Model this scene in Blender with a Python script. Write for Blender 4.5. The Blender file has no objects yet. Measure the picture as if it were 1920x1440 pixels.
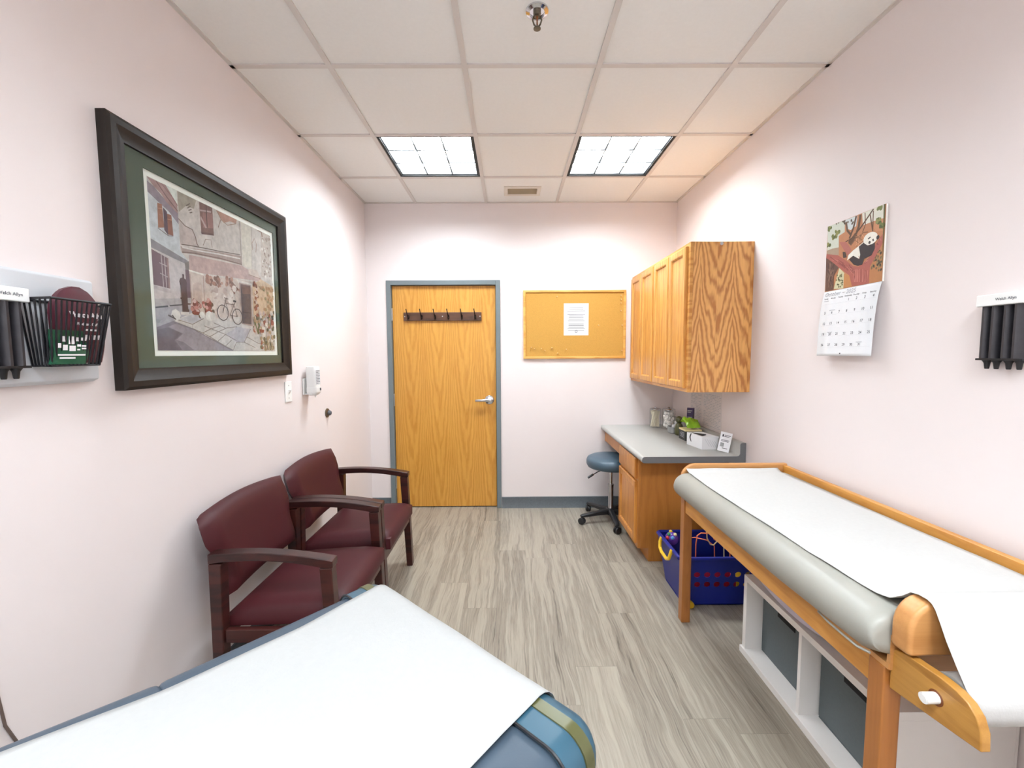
import bpy, bmesh, math, random
from mathutils import Vector, Matrix
R_ = math.radians
sc = bpy.context.scene
COL = sc.collection

# ------------------------------------------------------------------ camera
F_PX = 794.576                      # focal length in pixels of the 1920 px wide frame
CAM = Vector((0, 0, 1.40))
def set_camera():
    p, yaw, roll = -0.0722, 0.0046, -0.0052
    f = Vector((math.sin(yaw)*math.cos(p), math.cos(yaw)*math.cos(p), math.sin(p)))
    r = Vector((math.cos(yaw), -math.sin(yaw), 0)); u = r.cross(f)
    r2 = r*math.cos(roll) + u*math.sin(roll); u2 = -r*math.sin(roll) + u*math.cos(roll)
    cd = bpy.data.cameras.new('camera'); cd.sensor_width = 36; cd.lens = F_PX/1920*36
    cd.clip_start = 0.02; cd.clip_end = 50
    c = bpy.data.objects.new('camera', cd); COL.objects.link(c)
    m = Matrix(((r2.x, u2.x, -f.x), (r2.y, u2.y, -f.y), (r2.z, u2.z, -f.z))).to_4x4()
    m.translation = CAM; c.matrix_world = m; sc.camera = c
set_camera()

# ------------------------------------------------------------------ world, exposure
w = bpy.data.worlds.new('world'); sc.world = w; w.use_nodes = True
w.node_tree.nodes['Background'].inputs[0].default_value = (0.9, 0.92, 1, 1)
w.node_tree.nodes['Background'].inputs[1].default_value = 0.0
vs = sc.view_settings
vs.view_transform = 'Standard'; vs.look = 'None'; vs.gamma = 1; vs.use_curve_mapping = False
vs.exposure = 0.85
LAMP_POWER = 26.0                   # radiance of the fluorescent lamps behind the louvres

# ------------------------------------------------------------------ materials
def lin(c):
    return tuple(((x/255)/12.92 if x/255 <= .04045 else ((x/255+.055)/1.055)**2.4) for x in c)
def rgba(c): return (*lin(c), 1)
class NT:
    """small helper around one material's nodes"""
    def __init__(s, name):
        s.m = bpy.data.materials.new(name); s.m.use_nodes = True
        s.t = s.m.node_tree; s.b = s.t.nodes['Principled BSDF']; s.out = s.t.nodes['Material Output']
    def n(s, typ, **kw):
        x = s.t.nodes.new(typ)
        for k, v in kw.items(): setattr(x, k, v)
        return x
    def put(s, sock, v):
        if hasattr(v, 'is_output'): s.t.links.new(v, sock)
        else: sock.default_value = v
    def math(s, op, a, b=0.0, c=0.0):
        x = s.n('ShaderNodeMath', operation=op)
        s.put(x.inputs[0], a); s.put(x.inputs[1], b); s.put(x.inputs[2], c)
        return x.outputs[0]
    def obj(s): return s.n('ShaderNodeTexCoord').outputs['Object']
    def xyz(s, v):
        x = s.n('ShaderNodeSeparateXYZ'); s.put(x.inputs[0], v); return x.outputs
    def comb(s, a, b, c):
        x = s.n('ShaderNodeCombineXYZ')
        for i, v in enumerate((a, b, c)): s.put(x.inputs[i], v)
        return x.outputs[0]
    def noise(s, vec, scale=5, detail=3, rough=.55, dist=0):
        x = s.n('ShaderNodeTexNoise'); s.put(x.inputs['Vector'], vec); s.put(x.inputs['Scale'], scale)
        x.inputs['Detail'].default_value = detail; x.inputs['Roughness'].default_value = rough
        x.inputs['Distortion'].default_value = dist
        return x.outputs[0]
    def mix(s, f, a, b):
        x = s.n('ShaderNodeMix', data_type='RGBA'); s.put(x.inputs[0], f); s.put(x.inputs[6], a); s.put(x.inputs[7], b)
        return x.outputs[2]
    def ramp(s, f, stops):
        x = s.n('ShaderNodeValToRGB'); s.put(x.inputs[0], f); e = x.color_ramp.elements
        while len(e) < len(stops): e.new(.5)
        for i, (p, c) in enumerate(stops): e[i].position = p; e[i].color = c
        return x.outputs[0]
    def bump(s, h, strength=.2, dist=.002):
        x = s.n('ShaderNodeBump'); s.put(x.inputs['Height'], h); x.inputs['Strength'].default_value = strength
        x.inputs['Distance'].default_value = dist
        s.t.links.new(x.outputs[0], s.b.inputs['Normal'])
    def set(s, **kw):
        for k, v in kw.items(): s.put(s.b.inputs[k.replace('_', ' ')], v)
        return s.m
def plain(name, c, rough=.5, metal=0, var=.06, scale=18, bump=0, bscale=250, spec=.5, coat=0):
    """one colour with a slight procedural mottling, and optional fine bump"""
    k = NT(name); o = k.obj()
    f = k.noise(o, scale, 3)
    d = tuple(x*(1-var*2) for x in lin(c)); l = tuple(min(1, x*(1+var)) for x in lin(c))
    col = k.mix(f, (*d, 1), (*l, 1))
    k.set(Base_Color=col, Roughness=rough, Metallic=metal, Specular_IOR_Level=spec, Coat_Weight=coat)
    if bump: k.bump(k.noise(o, bscale, 2), bump, .0008)
    return k.m
def wood(name, dark, light, across='X', along='Z', flitch=.22, k1=3.0, k2=260, k3=.5, rough=.4, streak=.5, off=0.0, contrast=1.0, coat=.15):
    """oak-like veneer: parabolic cathedral figure repeated per flitch, plus fine straight pores"""
    k = NT(name); o = k.obj(); x = k.xyz(o)
    ix = {'X': 0, 'Y': 1, 'Z': 2}
    a = k.math('ADD', x[ix[across]], off); l = x[ix[along]]
    third = x[3 - ix[across] - ix[along]]
    u = k.math('PINGPONG', a, flitch/2)
    cell = k.math('FLOOR', k.math('DIVIDE', a, flitch))
    n1 = k.noise(k.comb(k.math('MULTIPLY', a, 9), k.math('MULTIPLY', l, 2.6), k.math('MULTIPLY', third, 3)), 1.6, 3, .6)
    v = k.math('ADD', k.math('MULTIPLY', l, k1), k.math('MULTIPLY', n1, k3*4))
    v = k.math('ADD', v, k.math('MULTIPLY', cell, .37))
    v = k.math('SUBTRACT', v, k.math('MULTIPLY', k.math('MULTIPLY', u, u), k2))
    s = k.math('SINE', k.math('MULTIPLY', v, 6.2832))
    s = k.math('MULTIPLY_ADD', s, .5, .5); s = k.math('POWER', s, 1.6)
    n2 = k.noise(k.comb(k.math('MULTIPLY', a, 160), k.math('MULTIPLY', l, 5), k.math('MULTIPLY', third, 160)), 1, 3, .7)
    n3 = k.noise(k.comb(k.math('MULTIPLY', a, 6), k.math('MULTIPLY', l, 1.2), 0.0), 1.5, 2)
    f = k.math('MULTIPLY', s, .55*contrast)
    f = k.math('ADD', f, k.math('MULTIPLY', n2, streak)); f = k.math('ADD', f, k.math('MULTIPLY', n3, .35))
    col = k.ramp(f, [(.18, rgba(light)), (.95, rgba(dark))])
    k.set(Base_Color=col, Roughness=rough, Coat_Weight=coat, Coat_Roughness=.25)
    k.bump(n2, .12, .0005)
    return k.m

M = {}
M['wall'] = plain('pink_wall_paint', (232, 222, 220), .55, var=.012, scale=3, bump=.06, bscale=160)
M['ceiling_tile'] = plain('ceiling_tile_board', (238, 237, 234), .9, var=.02, scale=60, bump=.25, bscale=420)
M['ceiling_bar'] = plain('ceiling_grid_enamel', (214, 208, 203), .5, var=.01)
M['door_oak'] = wood('door_oak_veneer', (190, 128, 44), (226, 170, 78), flitch=.235, k1=2.6, k2=300, k3=.42, off=.06, contrast=.55, streak=.7)
M['cab_end'] = wood('cabinet_end_oak', (188, 122, 62), (250, 194, 118), flitch=.20, k1=7, k2=300, k3=.62, off=.03, contrast=.95, streak=.5)
M['cab_door'] = wood('cabinet_door_oak', (196, 130, 58), (226, 168, 88), across='Y', flitch=.16, k1=1.0, k2=320, k3=.35)
M['cab_rail'] = wood('cabinet_rail_oak', (196, 130, 58), (226, 170, 94), across='Z', along='Y', flitch=.12, k1=.8, k2=300)
M['base_side'] = wood('base_cabinet_oak', (166, 102, 42), (196, 130, 60), flitch=.4, k1=1.2, k2=60, k3=.4, contrast=.45)
M['base_door'] = wood('base_door_oak', (184, 116, 46), (214, 150, 72), across='Y', flitch=.17, k1=1.0, k2=320, k3=.35)
M['cork_frame'] = wood('cork_frame_wood', (212, 154, 74), (236, 186, 104), across='Z', along='X', flitch=.05, k1=.5, k2=200)
M['table_long'] = wood('changing_table_maple_long', (186, 122, 48), (216, 156, 76), across='Z', along='Y', flitch=.18, k1=.6, k2=120, k3=.5, contrast=.6)
M['table_cross'] = wood('changing_table_maple_cross', (184, 126, 70), (212, 156, 96), across='Z', along='X', flitch=.18, k1=.6, k2=120, k3=.5, contrast=.6)
M['table_leg_shaded'] = wood('changing_table_maple_leg_shaded', (142, 86, 38), (178, 114, 56), across='X', along='Z', flitch=.12, k1=.5, k2=120, k3=.4, contrast=.6)  # same maple, browner: the shade on the legs is put into the colour
M['bracket'] = wood('bracket_maple', (158, 106, 40), (198, 146, 70), across='Z', along='Y', flitch=.1, k1=.7, k2=160, k3=.5, contrast=.8)
M['mahogany'] = wood('chair_mahogany', (40, 14, 12), (74, 32, 26), across='Z', along='X', flitch=.09, k1=.6, k2=160, k3=.4, rough=.35)
M['walnut'] = wood('hook_rail_walnut', (66, 40, 26), (96, 62, 42), across='Z', along='X', flitch=.1, k1=.6, k2=160)
M['frame_wood'] = plain('picture_frame_espresso', (36, 29, 24), .45, var=.2, scale=40, spec=.35)
M['frame_grey'] = plain('door_frame_grey_paint', (112, 122, 126), .45, var=.03)
M['steel'] = plain('brushed_steel', (196, 196, 198), .3, 1, var=.05)
M['chrome'] = plain('chrome', (215, 215, 218), .12, 1, var=.03)
M['brass_dark'] = plain('aged_nickel', (120, 112, 98), .3, 1, var=.1)
M['black_metal'] = plain('black_wire', (24, 24, 30), .4, .2, var=.1)
M['black_plastic'] = plain('black_plastic', (32, 32, 35), .45, var=.1)
M['bronze'] = plain('dark_bronze', (42, 30, 24), .4, .6, var=.1)
M['burgundy'] = plain('burgundy_vinyl', (69, 23, 28), .52, spec=.32, var=.06, scale=30, bump=.12, bscale=300)
M['blue_vinyl'] = plain('slate_blue_vinyl', (64, 77, 90), .42, var=.05, scale=9, bump=.15, bscale=330)
M['cap_vinyl'] = plain('light_blue_vinyl', (50, 86, 104), .3, var=.09, scale=7)
M['olive'] = plain('olive_satin_band', (84, 84, 50), .28, var=.12, scale=14)
M['paper'] = plain('exam_paper', (168, 168, 166), .85, var=.03, scale=70, bump=.5, bscale=190)
M['roll_paper'] = plain('roll_paper', (196, 195, 192), .85, var=.03, scale=70, bump=.5, bscale=190)
M['page'] = plain('white_page', (232, 233, 235), .8, var=.008, scale=120)
M['grey_vinyl'] = plain('warm_grey_vinyl', (160, 159, 150), .4, var=.03, scale=12, bump=.1, bscale=330)
M['stool_vinyl'] = plain('blue_grey_vinyl', (72, 92, 106), .38, var=.05, scale=20)
M['laminate'] = plain('grey_laminate', (172, 171, 166), .35, var=.03, scale=140)
M['laminate_edge'] = plain('grey_laminate_edge', (112, 115, 118), .45, var=.03, scale=90)
M['base_grey'] = plain('cove_base_grey', (92, 98, 102), .6, var=.18, scale=90)
M['white_plastic'] = plain('white_plastic', (238, 238, 236), .35, var=.01)
M['grey_board'] = plain('light_grey_board', (205, 208, 212), .4, var=.01)
M['white_paint'] = plain('white_melamine', (236, 232, 228), .4, var=.01)
M['bin_fabric'] = plain('dark_grey_fabric', (98, 106, 108), .9, var=.06, scale=120, bump=.35, bscale=500)
M['bin_grip'] = plain('black_webbing', (16, 17, 19), .8, var=.1)
M['toy_blue'] = plain('cobalt_plastic', (16, 34, 132), .35, var=.05)
M['yellow'] = plain('yellow_plastic', (240, 196, 48), .35, var=.05)
M['red'] = plain('red_plastic', (214, 44, 58), .35, var=.05)
M['orange'] = plain('orange_coated_wire', (246, 138, 92), .4, var=.03)
M['cream'] = plain('cream_coated_wire', (232, 214, 160), .4, var=.03)
M['sky'] = plain('light_blue_plastic', (96, 160, 220), .4, var=.03)
M['purple'] = plain('purple_plastic', (98, 62, 160), .25, var=.1)
M['green'] = plain('green_plastic', (60, 150, 90), .35, var=.05)
M['lime'] = plain('lime_green_film', (142, 190, 44), .3, var=.1, scale=25)
M['cork'] = plain('cork', (204, 154, 72), .9, var=.16, scale=260, bump=.4, bscale=400)
M['pin'] = plain('pin_maple', (228, 186, 128), .4, var=.05)
M['mat_green'] = plain('green_mat_board', (84, 94, 80), .85, var=.05, scale=160)
M['print_white'] = plain('print_paper', (246, 243, 236), .8, var=.01)
M['maroon'] = plain('maroon_packaging', (86, 34, 48), .4, var=.1, scale=30)
M['pack_green'] = plain('green_packaging', (38, 92, 66), .35, var=.15, scale=30)
M['tube'] = plain('smoked_tube', (52, 50, 54), .35, var=.2, scale=60)
M['tube_gap'] = plain('light_gap', (168, 166, 162), .5, var=.02)
M['ink'] = plain('grey_ink', (96, 98, 104), .8, var=.02)
M['ink_faint'] = plain('faint_ink', (172, 174, 180), .8, var=.02)
M['ink_dark'] = plain('dark_ink', (46, 46, 50), .8, var=.02)
M['white_ink'] = plain('white_ink', (236, 230, 232), .7, var=.02)
M['box_white'] = plain('white_card', (232, 232, 234), .6, var=.02)
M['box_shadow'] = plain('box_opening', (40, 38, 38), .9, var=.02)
M['charcoal'] = plain('charcoal_card', (44, 46, 44), .5, var=.05)
M['violet_card'] = plain('violet_brochure', (66, 54, 92), .4, var=.12, scale=60)
M['wall_sheet'] = plain('pale_wall_sheet', (222, 214, 212), .7, var=.02)
M['cotton'] = plain('cotton', (244, 240, 236), .95, var=.04, scale=60, bump=.6, bscale=120)
M['sticks'] = plain('birch_sticks', (246, 236, 214), .7, var=.08, scale=80)
M['tray_grey'] = plain('grey_tray_plastic', (150, 152, 152), .35, var=.04)
M['vent'] = plain('almond_enamel', (226, 218, 206), .5, var=.02)
M['vent_dark'] = plain('tan_grille', (206, 192, 166), .6, var=.05)
M['cord_brown'] = plain('brown_cord', (104, 88, 80), .6, var=.05)
M['troffer_dark'] = plain('troffer_black_reveal', (18, 20, 20), .6, var=.02)
M['louvre'] = plain('louvre_aluminium', (84, 86, 88), .35, var=.01)
M['lavender'] = plain('pale_lavender_plastic', (206, 198, 212), .45, var=.02)
M['amber'] = plain('amber_tip', (122, 66, 30), .4, var=.05)
def glass_mat(name, tint=(.96, .98, .98), gloss=.06):
    k = NT(name); t = k.n('ShaderNodeBsdfTransparent'); t.inputs[0].default_value = (*tint, 1)
    g = k.n('ShaderNodeBsdfGlossy'); g.inputs['Roughness'].default_value = gloss
    lw = k.n('ShaderNodeLayerWeight'); lw.inputs[0].default_value = .5
    f5 = k.math('MULTIPLY_ADD', k.math('POWER', lw.outputs['Facing'], 5.0), .80, .018)
    mx = k.n('ShaderNodeMixShader'); k.put(mx.inputs[0], f5)
    k.put(mx.inputs[1], t.outputs[0]); k.put(mx.inputs[2], g.outputs[0]); k.put(k.out.inputs[0], mx.outputs[0])
    return k.m
M['pane'] = glass_mat('picture_glass'); M['jar_glass'] = glass_mat('jar_glass', (.985, .99, .985), .03)
def lamp_mat(power, name):
    k = NT(name); k.set(Base_Color=(1, 1, 1, 1), Emission_Color=(.93, 1.03, 1.10, 1), Emission_Strength=power); return k.m
M['lamp'] = lamp_mat(LAMP_POWER, 'fluorescent_lamp'); M['lamp_boosted'] = lamp_mat(LAMP_POWER*1.4, 'boosted_fluorescent_lamp')
def printed(name, rough=.6, var=.10, scale=60, level=1.0):
    """ink colours stored per face, with a little paper mottling"""
    k = NT(name); a = k.n('ShaderNodeAttribute', attribute_name='ink')
    f = k.noise(k.obj(), scale, 5, .65); f2 = k.noise(k.obj(), scale*.22, 3)
    f = k.math('ADD', k.math('MULTIPLY', f, .6), k.math('MULTIPLY', f2, .4))
    v = k.math('MULTIPLY_ADD', k.math('SUBTRACT', f, .5), var*5, level)
    x = k.n('ShaderNodeVectorMath', operation='SCALE'); k.put(x.inputs[0], a.outputs['Color']); k.put(x.inputs['Scale'], v)
    k.set(Base_Color=x.outputs[0], Roughness=rough); return k.m
M['watercolour'] = printed('watercolour_print', .8, .26, 48, .90); M['photo_print'] = printed('photo_print', .35, .06, 140)
def floor_mat():
    k = NT('grey_wood_plank_vinyl'); o = k.obj(); x = k.xyz(o)
    W, L = .184, 1.22
    a = k.math('DIVIDE', x[0], W); ia = k.math('FLOOR', a); fa = k.math('FRACT', a)
    wn = k.n('ShaderNodeTexWhiteNoise', noise_dimensions='1D'); k.put(wn.inputs['W'], ia)
    b = k.math('ADD', k.math('DIVIDE', x[1], L), k.math('MULTIPLY', wn.outputs[0], 5.0)); ib = k.math('FLOOR', b); fb = k.math('FRACT', b)
    wn2 = k.n('ShaderNodeTexWhiteNoise', noise_dimensions='2D'); k.put(wn2.inputs['Vector'], k.comb(ia, ib, 0.0))
    r = wn2.outputs[0]
    lx = k.math('MULTIPLY', k.math('SUBTRACT', fa, .5), W)
    seed = k.math('MULTIPLY', r, 37.0)
    # winding long grain
    wv = k.noise(k.comb(k.math('MULTIPLY', lx, 5), k.math('MULTIPLY', x[1], 2.6), seed), 1.0, 2)
    lx2 = k.math('ADD', lx, k.math('MULTIPLY', k.math('SUBTRACT', wv, .5), .055))
    g1 = k.noise(k.comb(k.math('MULTIPLY', lx2, 26), k.math('MULTIPLY', x[1], 1.0), seed), 1.0, 5, .68)
    g2 = k.noise(k.comb(k.math('MULTIPLY', lx2, 150), k.math('MULTIPLY', x[1], 5), seed), 1.0, 4, .7)
    ring = k.math('SINE', k.math('ADD', k.math('MULTIPLY', g1, 34.0), k.math('MULTIPLY', x[1], 1.5)))
    f = k.math('ADD', k.math('MULTIPLY', g1, .66), k.math('MULTIPLY', g2, .44))
    f = k.math('ADD', f, k.math('MULTIPLY', ring, .04)); f = k.math('ADD', f, k.math('MULTIPLY', k.math('SUBTRACT', r, .5), .10))
    col = k.ramp(f, [(.34, rgba((92, 84, 74))), (.47, rgba((132, 123, 111))), (.60, rgba((154, 145, 131))), (.80, rgba((170, 161, 147)))])
    e1 = k.math('LESS_THAN', k.math('MULTIPLY', k.math('PINGPONG', fa, .5), W), .0010); e2 = k.math('LESS_THAN', k.math('MULTIPLY', k.math('PINGPONG', fb, .5), L), .0010)
    e = k.math('MULTIPLY', k.math('MAXIMUM', e1, e2), .35)
    col = k.mix(e, col, rgba((90, 84, 78)))
    k.set(Base_Color=col, Roughness=.42); k.bump(f, .08, .001); return k.m
M['floor'] = floor_mat()

# ------------------------------------------------------------------ mesh building
ROOT = {}                           # object -> world position its mesh coordinates are relative to
def V(*a): return Vector(a)
class MB:
    def __init__(s): s.v = []; s.f = []; s.m = []; s.c = []; s.cur = 0; s.ink = None
    def add(s, vs, fs):
        o = len(s.v); s.v += [Vector(p) for p in vs]
        for f in fs: s.f.append([i+o for i in f]); s.m.append(s.cur); s.c.append(s.ink)
        return s
    def box(s, x0, x1, y0, y1, z0, z1, T=None):
        p = [(x, y, z) for z in (z0, z1) for y in (y0, y1) for x in (x0, x1)]
        if T: p = [T(Vector(q)) for q in p]
        return s.add(p, [(0, 2, 3, 1), (4, 5, 7, 6), (0, 1, 5, 4), (2, 6, 7, 3), (0, 4, 6, 2), (1, 3, 7, 5)])
    def hexa(s, bottom, top):       # two quads of points
        p = list(bottom) + list(top)
        return s.add(p, [(3, 2, 1, 0), (4, 5, 6, 7)] + [(i, (i+1) % 4, 4+(i+1) % 4, 4+i) for i in range(4)])
    def prism(s, pts, axis, a, b):  # closed 2-D outline pushed along an axis
        def P(p, h): return {'x': (h, p[0], p[1]), 'y': (p[0], h, p[1]), 'z': (p[0], p[1], h)}[axis]
        n = len(pts); vs = [P(p, a) for p in pts] + [P(p, b) for p in pts]
        return s.add(vs, [list(range(n))[::-1], list(range(n, 2*n))] + [(i, (i+1) % n, n+(i+1) % n, n+i) for i in range(n)])
    def rings(s, rings, cap0=True, cap1=True, closed=True):
        n = len(rings[0]); vs = [p for r in rings for p in r]; fs = []
        for k in range(len(rings)-1):
            for i in range(n if closed else n-1):
                j = (i+1) % n; fs.append((k*n+i, k*n+j, (k+1)*n+j, (k+1)*n+i))
        if cap0: fs.append(list(range(n))[::-1])
        if cap1: fs.append(list(range((len(rings)-1)*n, len(rings)*n)))
        return s.add(vs, fs)
    def tube(s, pts, r, n=8, caps=True, closed=False):
        pts = [Vector(p) for p in pts]; rs = r if isinstance(r, (list, tuple)) else [r]*len(pts); out = []; up = None
        L = len(pts)
        for i, p in enumerate(pts):
            d = (pts[(i+1) % L] - pts[i-1]) if closed else (pts[min(i+1, L-1)] - pts[max(i-1, 0)])
            d.normalize()
            if up is None: up = Vector((0, 0, 1)) if abs(d.z) < .9 else Vector((1, 0, 0))
            a = d.cross(up)
            if a.length < 1e-6: a = d.orthogonal()
            a.normalize(); b = a.cross(d).normalized(); up = b
            out.append([p + (a*math.cos(2*math.pi*k/n) + b*math.sin(2*math.pi*k/n))*rs[i] for k in range(n)])
        if closed: out.append(out[0]); caps = False
        return s.rings(out, caps, caps)
    def lathe(s, prof, c, axis='z', n=24, sx=1, sy=1):   # prof: (radius, height)
        c = Vector(c); out = []
        for r, h in prof:
            ring = []
            for k in range(n):
                a = 2*math.pi*k/n; p, q = r*math.cos(a)*sx, r*math.sin(a)*sy
                ring.append(c + {'z': V(p, q, h), 'x': V(h, p, q), 'y': V(p, h, q)}[axis])
            out.append(ring)
        return s.rings(out)
    def ball(s, c, r, n=14, sz=1):
        c = Vector(c); m = n//2
        return s.lathe([(max(r*math.sin(math.pi*i/m), r*.01), -r*math.cos(math.pi*i/m)*sz) for i in range(m+1)], c, 'z', n)
    def grid(s, fn, nu, nv):        # fn(u, v) -> point
        vs = [fn(i/nu, j/nv) for j in range(nv+1) for i in range(nu+1)]
        return s.add(vs, [(j*(nu+1)+i, j*(nu+1)+i+1, (j+1)*(nu+1)+i+1, (j+1)*(nu+1)+i) for j in range(nv) for i in range(nu)])
    def text(s, body, size, fn, align='CENTER', weight=0):
        vs, fs = text_shape(body, size, align, weight)
        return s.add([fn(x, y) for x, y in vs], fs)
    def build(s, name, mats, parent=None, loc=None, bevel=0, seg=2, sharp=35, smooth=True, solid=0, subd=0, recalc=True):
        base = ROOT[parent] if parent is not None else Vector(loc if loc is not None else (0, 0, 0))
        me = bpy.data.meshes.new(name)
        me.from_pydata([tuple(p-base) for p in s.v], [], s.f)
        if not isinstance(mats, (list, tuple)): mats = [mats]
        for m in mats: me.materials.append(M[m] if isinstance(m, str) else m)
        me.polygons.foreach_set('material_index', s.m)
        if any(c is not None for c in s.c):
            at = me.color_attributes.new('ink', 'FLOAT_COLOR', 'CORNER'); i = 0
            for poly, c in zip(me.polygons, s.c):
                for li in poly.loop_indices: at.data[li].color = (*lin(c or (255, 255, 255)), 1)
        if recalc:
            bm = bmesh.new(); bm.from_mesh(me); bmesh.ops.recalc_face_normals(bm, faces=bm.faces); bm.to_mesh(me); bm.free()
        if smooth:
            me.shade_smooth(); me.set_sharp_from_angle(angle=R_(sharp))
        me.update()
        o = bpy.data.objects.new(name, me); COL.objects.link(o)
        if parent is not None: o.parent = parent
        else: o.location = base
        ROOT[o] = base
        if solid: md = o.modifiers.new('thickness', 'SOLIDIFY'); md.thickness = solid; md.offset = 0
        if bevel:
            md = o.modifiers.new('edges', 'BEVEL'); md.width = bevel; md.segments = seg; md.limit_method = 'ANGLE'; md.angle_limit = R_(40); md.harden_normals = True
        if subd: md = o.modifiers.new('soft', 'SUBSURF'); md.levels = subd; md.render_levels = subd
        return o
_txt = {}
def text_shape(body, size, align='CENTER', weight=0):
    key = (body, align, weight)
    if key not in _txt:
        cu = bpy.data.curves.new('lettering', 'FONT'); cu.body = body; cu.size = 1; cu.align_x = align; cu.align_y = 'CENTER'
        cu.resolution_u = 3; cu.offset = weight
        ob = bpy.data.objects.new('lettering', cu); me = bpy.data.meshes.new_from_object(ob)
        _txt[key] = ([(v.co.x, v.co.y) for v in me.vertices], [list(p.vertices) for p in me.polygons])
        bpy.data.objects.remove(ob); bpy.data.curves.remove(cu); bpy.data.meshes.remove(me)
    vs, fs = _txt[key]
    return [(x*size, y*size) for x, y in vs], fs
def thing(name, label, cat, loc, group=None):
    o = bpy.data.objects.new(name, None); o.empty_display_size = .1; o.location = loc; COL.objects.link(o)
    ROOT[o] = Vector(loc); return tag(o, label, cat, group)
def tag(o, label, cat, group=None, kind=None):
    o['label'] = label; o['category'] = cat
    if group: o['group'] = group
    if kind: o['kind'] = kind
    return o
def struct(o): o['kind'] = 'structure'; return o
def dup(root, loc, label=None):
    r = root.copy(); COL.objects.link(r); r.location = loc; ROOT[r] = Vector(loc)
    if label: r['label'] = label
    for ch in list(root.children):
        c = ch.copy(); COL.objects.link(c); c.parent = r; ROOT[c] = Vector(loc)
        for g in list(ch.children):
            d = g.copy(); COL.objects.link(d); d.parent = c
    return r
def outline(L, mb, fn, layer=1e-5):
    """ART text -> flat printed shapes, each a hair above the last; fn(u, v, height) -> point"""
    cl = lambda t: min(1, max(0, t))
    for k, row in enumerate(L.strip().split('\n')):
        head, pts = row.split('|'); kind, *nums = head.split(); c = tuple(int(q) for q in nums[:3]); w_ = int(nums[3])/1000
        P = [tuple(float(q)/1000 for q in pair.split()) for pair in pts.split(',')]; h = (k+1)*layer; mb.ink = c
        if kind == 'area': mb.add([fn(cl(a), cl(b), h) for a, b in P], [list(range(len(P)))])
        elif kind == 'dot':
            a, b = P[0]; mb.add([fn(cl(a+w_*math.cos(t*math.pi/4)), cl(b+w_*math.sin(t*math.pi/4)*1.2), h) for t in range(8)], [list(range(8))])
        else:
            vs = []
            for i, (a, b) in enumerate(P):
                q0, q1 = P[max(i-1, 0)], P[min(i+1, len(P)-1)]; dx, dy = q1[0]-q0[0], q1[1]-q0[1]; d = math.hypot(dx, dy) or 1
                nx, ny = -dy/d*w_/2, dx/d*w_/2; vs += [fn(cl(a+nx), cl(b+ny), h), fn(cl(a-nx), cl(b-ny), h)]
            mb.add(vs, [(2*i, 2*i+1, 2*i+3, 2*i+2) for i in range(len(P)-1)])
    return mb
def rrect(hw, hh, r, n=5):          # rounded rectangle outline, centred
    out = []
    for cx, cy, a0 in ((hw-r, hh-r, 0), (-(hw-r), hh-r, 90), (-(hw-r), -(hh-r), 180), (hw-r, -(hh-r), 270)):
        for i in range(n+1):
            a = R_(a0 + 90*i/n); out.append((cx + r*math.cos(a), cy + r*math.sin(a)))
    return out

# ================================================================== the room
XL, XR, YB, YN, H = -1.254, 1.459, 3.769, -.80, 2.702
TH = 0.10
def slab(name, m, *b):
    return struct(MB().box(*b).build(name, m, loc=((b[0]+b[1])/2, (b[2]+b[3])/2, b[4])))
slab('floor', 'floor', XL-TH, XR+TH, YN-TH, YB+TH, -.08, 0)
slab('wall_left', 'wall', XL-TH, XL, YN, YB+TH, 0, H+.1)
slab('wall_right', 'wall', XR, XR+TH, YN, YB+TH, 0, H+.1)
slab('wall_near', 'wall', XL-TH, XR+TH, YN-TH, YN, 0, H+.1)
DX0, DX1, DZ = -1.040, -.122, 2.000                         # door opening
b = MB(); b.box(XL, DX0-.004, YB, YB+TH, 0, H+.1); b.box(DX1+.004, XR, YB, YB+TH, 0, H+.1); b.box(DX0-.004, DX1+.004, YB, YB+TH, DZ+.004, H+.1)
struct(b.build('wall_back', 'wall', loc=(0, YB, 0)))
# ceiling: lay-in boards with a T-bar grid, two cells left open for the lamps (and two behind the camera)
T = .6096; GX = [-.808+T*k for k in (0, 1, 2, 3)]; GY = [2.0172+T*k for k in (-4, -3, -2, -1, 0, 1, 2)]
xs = [XL] + GX + [XR]; ys = [YN] + GY + [YB]
LAMP_CELLS = {(1, 6), (3, 6), (1, 1), (3, 1)}
b = MB()
for i in range(5):
    for j in range(len(ys)-1):
        if (i, j) in LAMP_CELLS: continue
        b.box(xs[i], xs[i+1], ys[j], ys[j+1], H, H+.016)
b.box(XL-TH, XR+TH, YN-TH, YB+TH, H+.14, H+.2)
ceil = struct(b.build('ceiling', 'ceiling_tile', loc=(0, 0, H)))
g = MB(); hw = .0125
for x in GX: g.box(x-hw, x+hw, YN, YB, H-.007, H+.001)
for y in GY:
    for i in range(5): g.box((xs[i]+hw if i else xs[i]), (xs[i+1]-hw if i < 4 else xs[i+1]), y-hw, y+hw, H-.006, H+.001)
for x0, x1 in ((XL, XL+.018), (XR-.018, XR)): g.box(x0, x1, YN, YB, H-.006, H+.001)
g.box(XL, XR, YB-.018, YB, H-.006, H+.001)
g.build('ceiling_grid', 'ceiling_bar', ceil)
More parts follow.
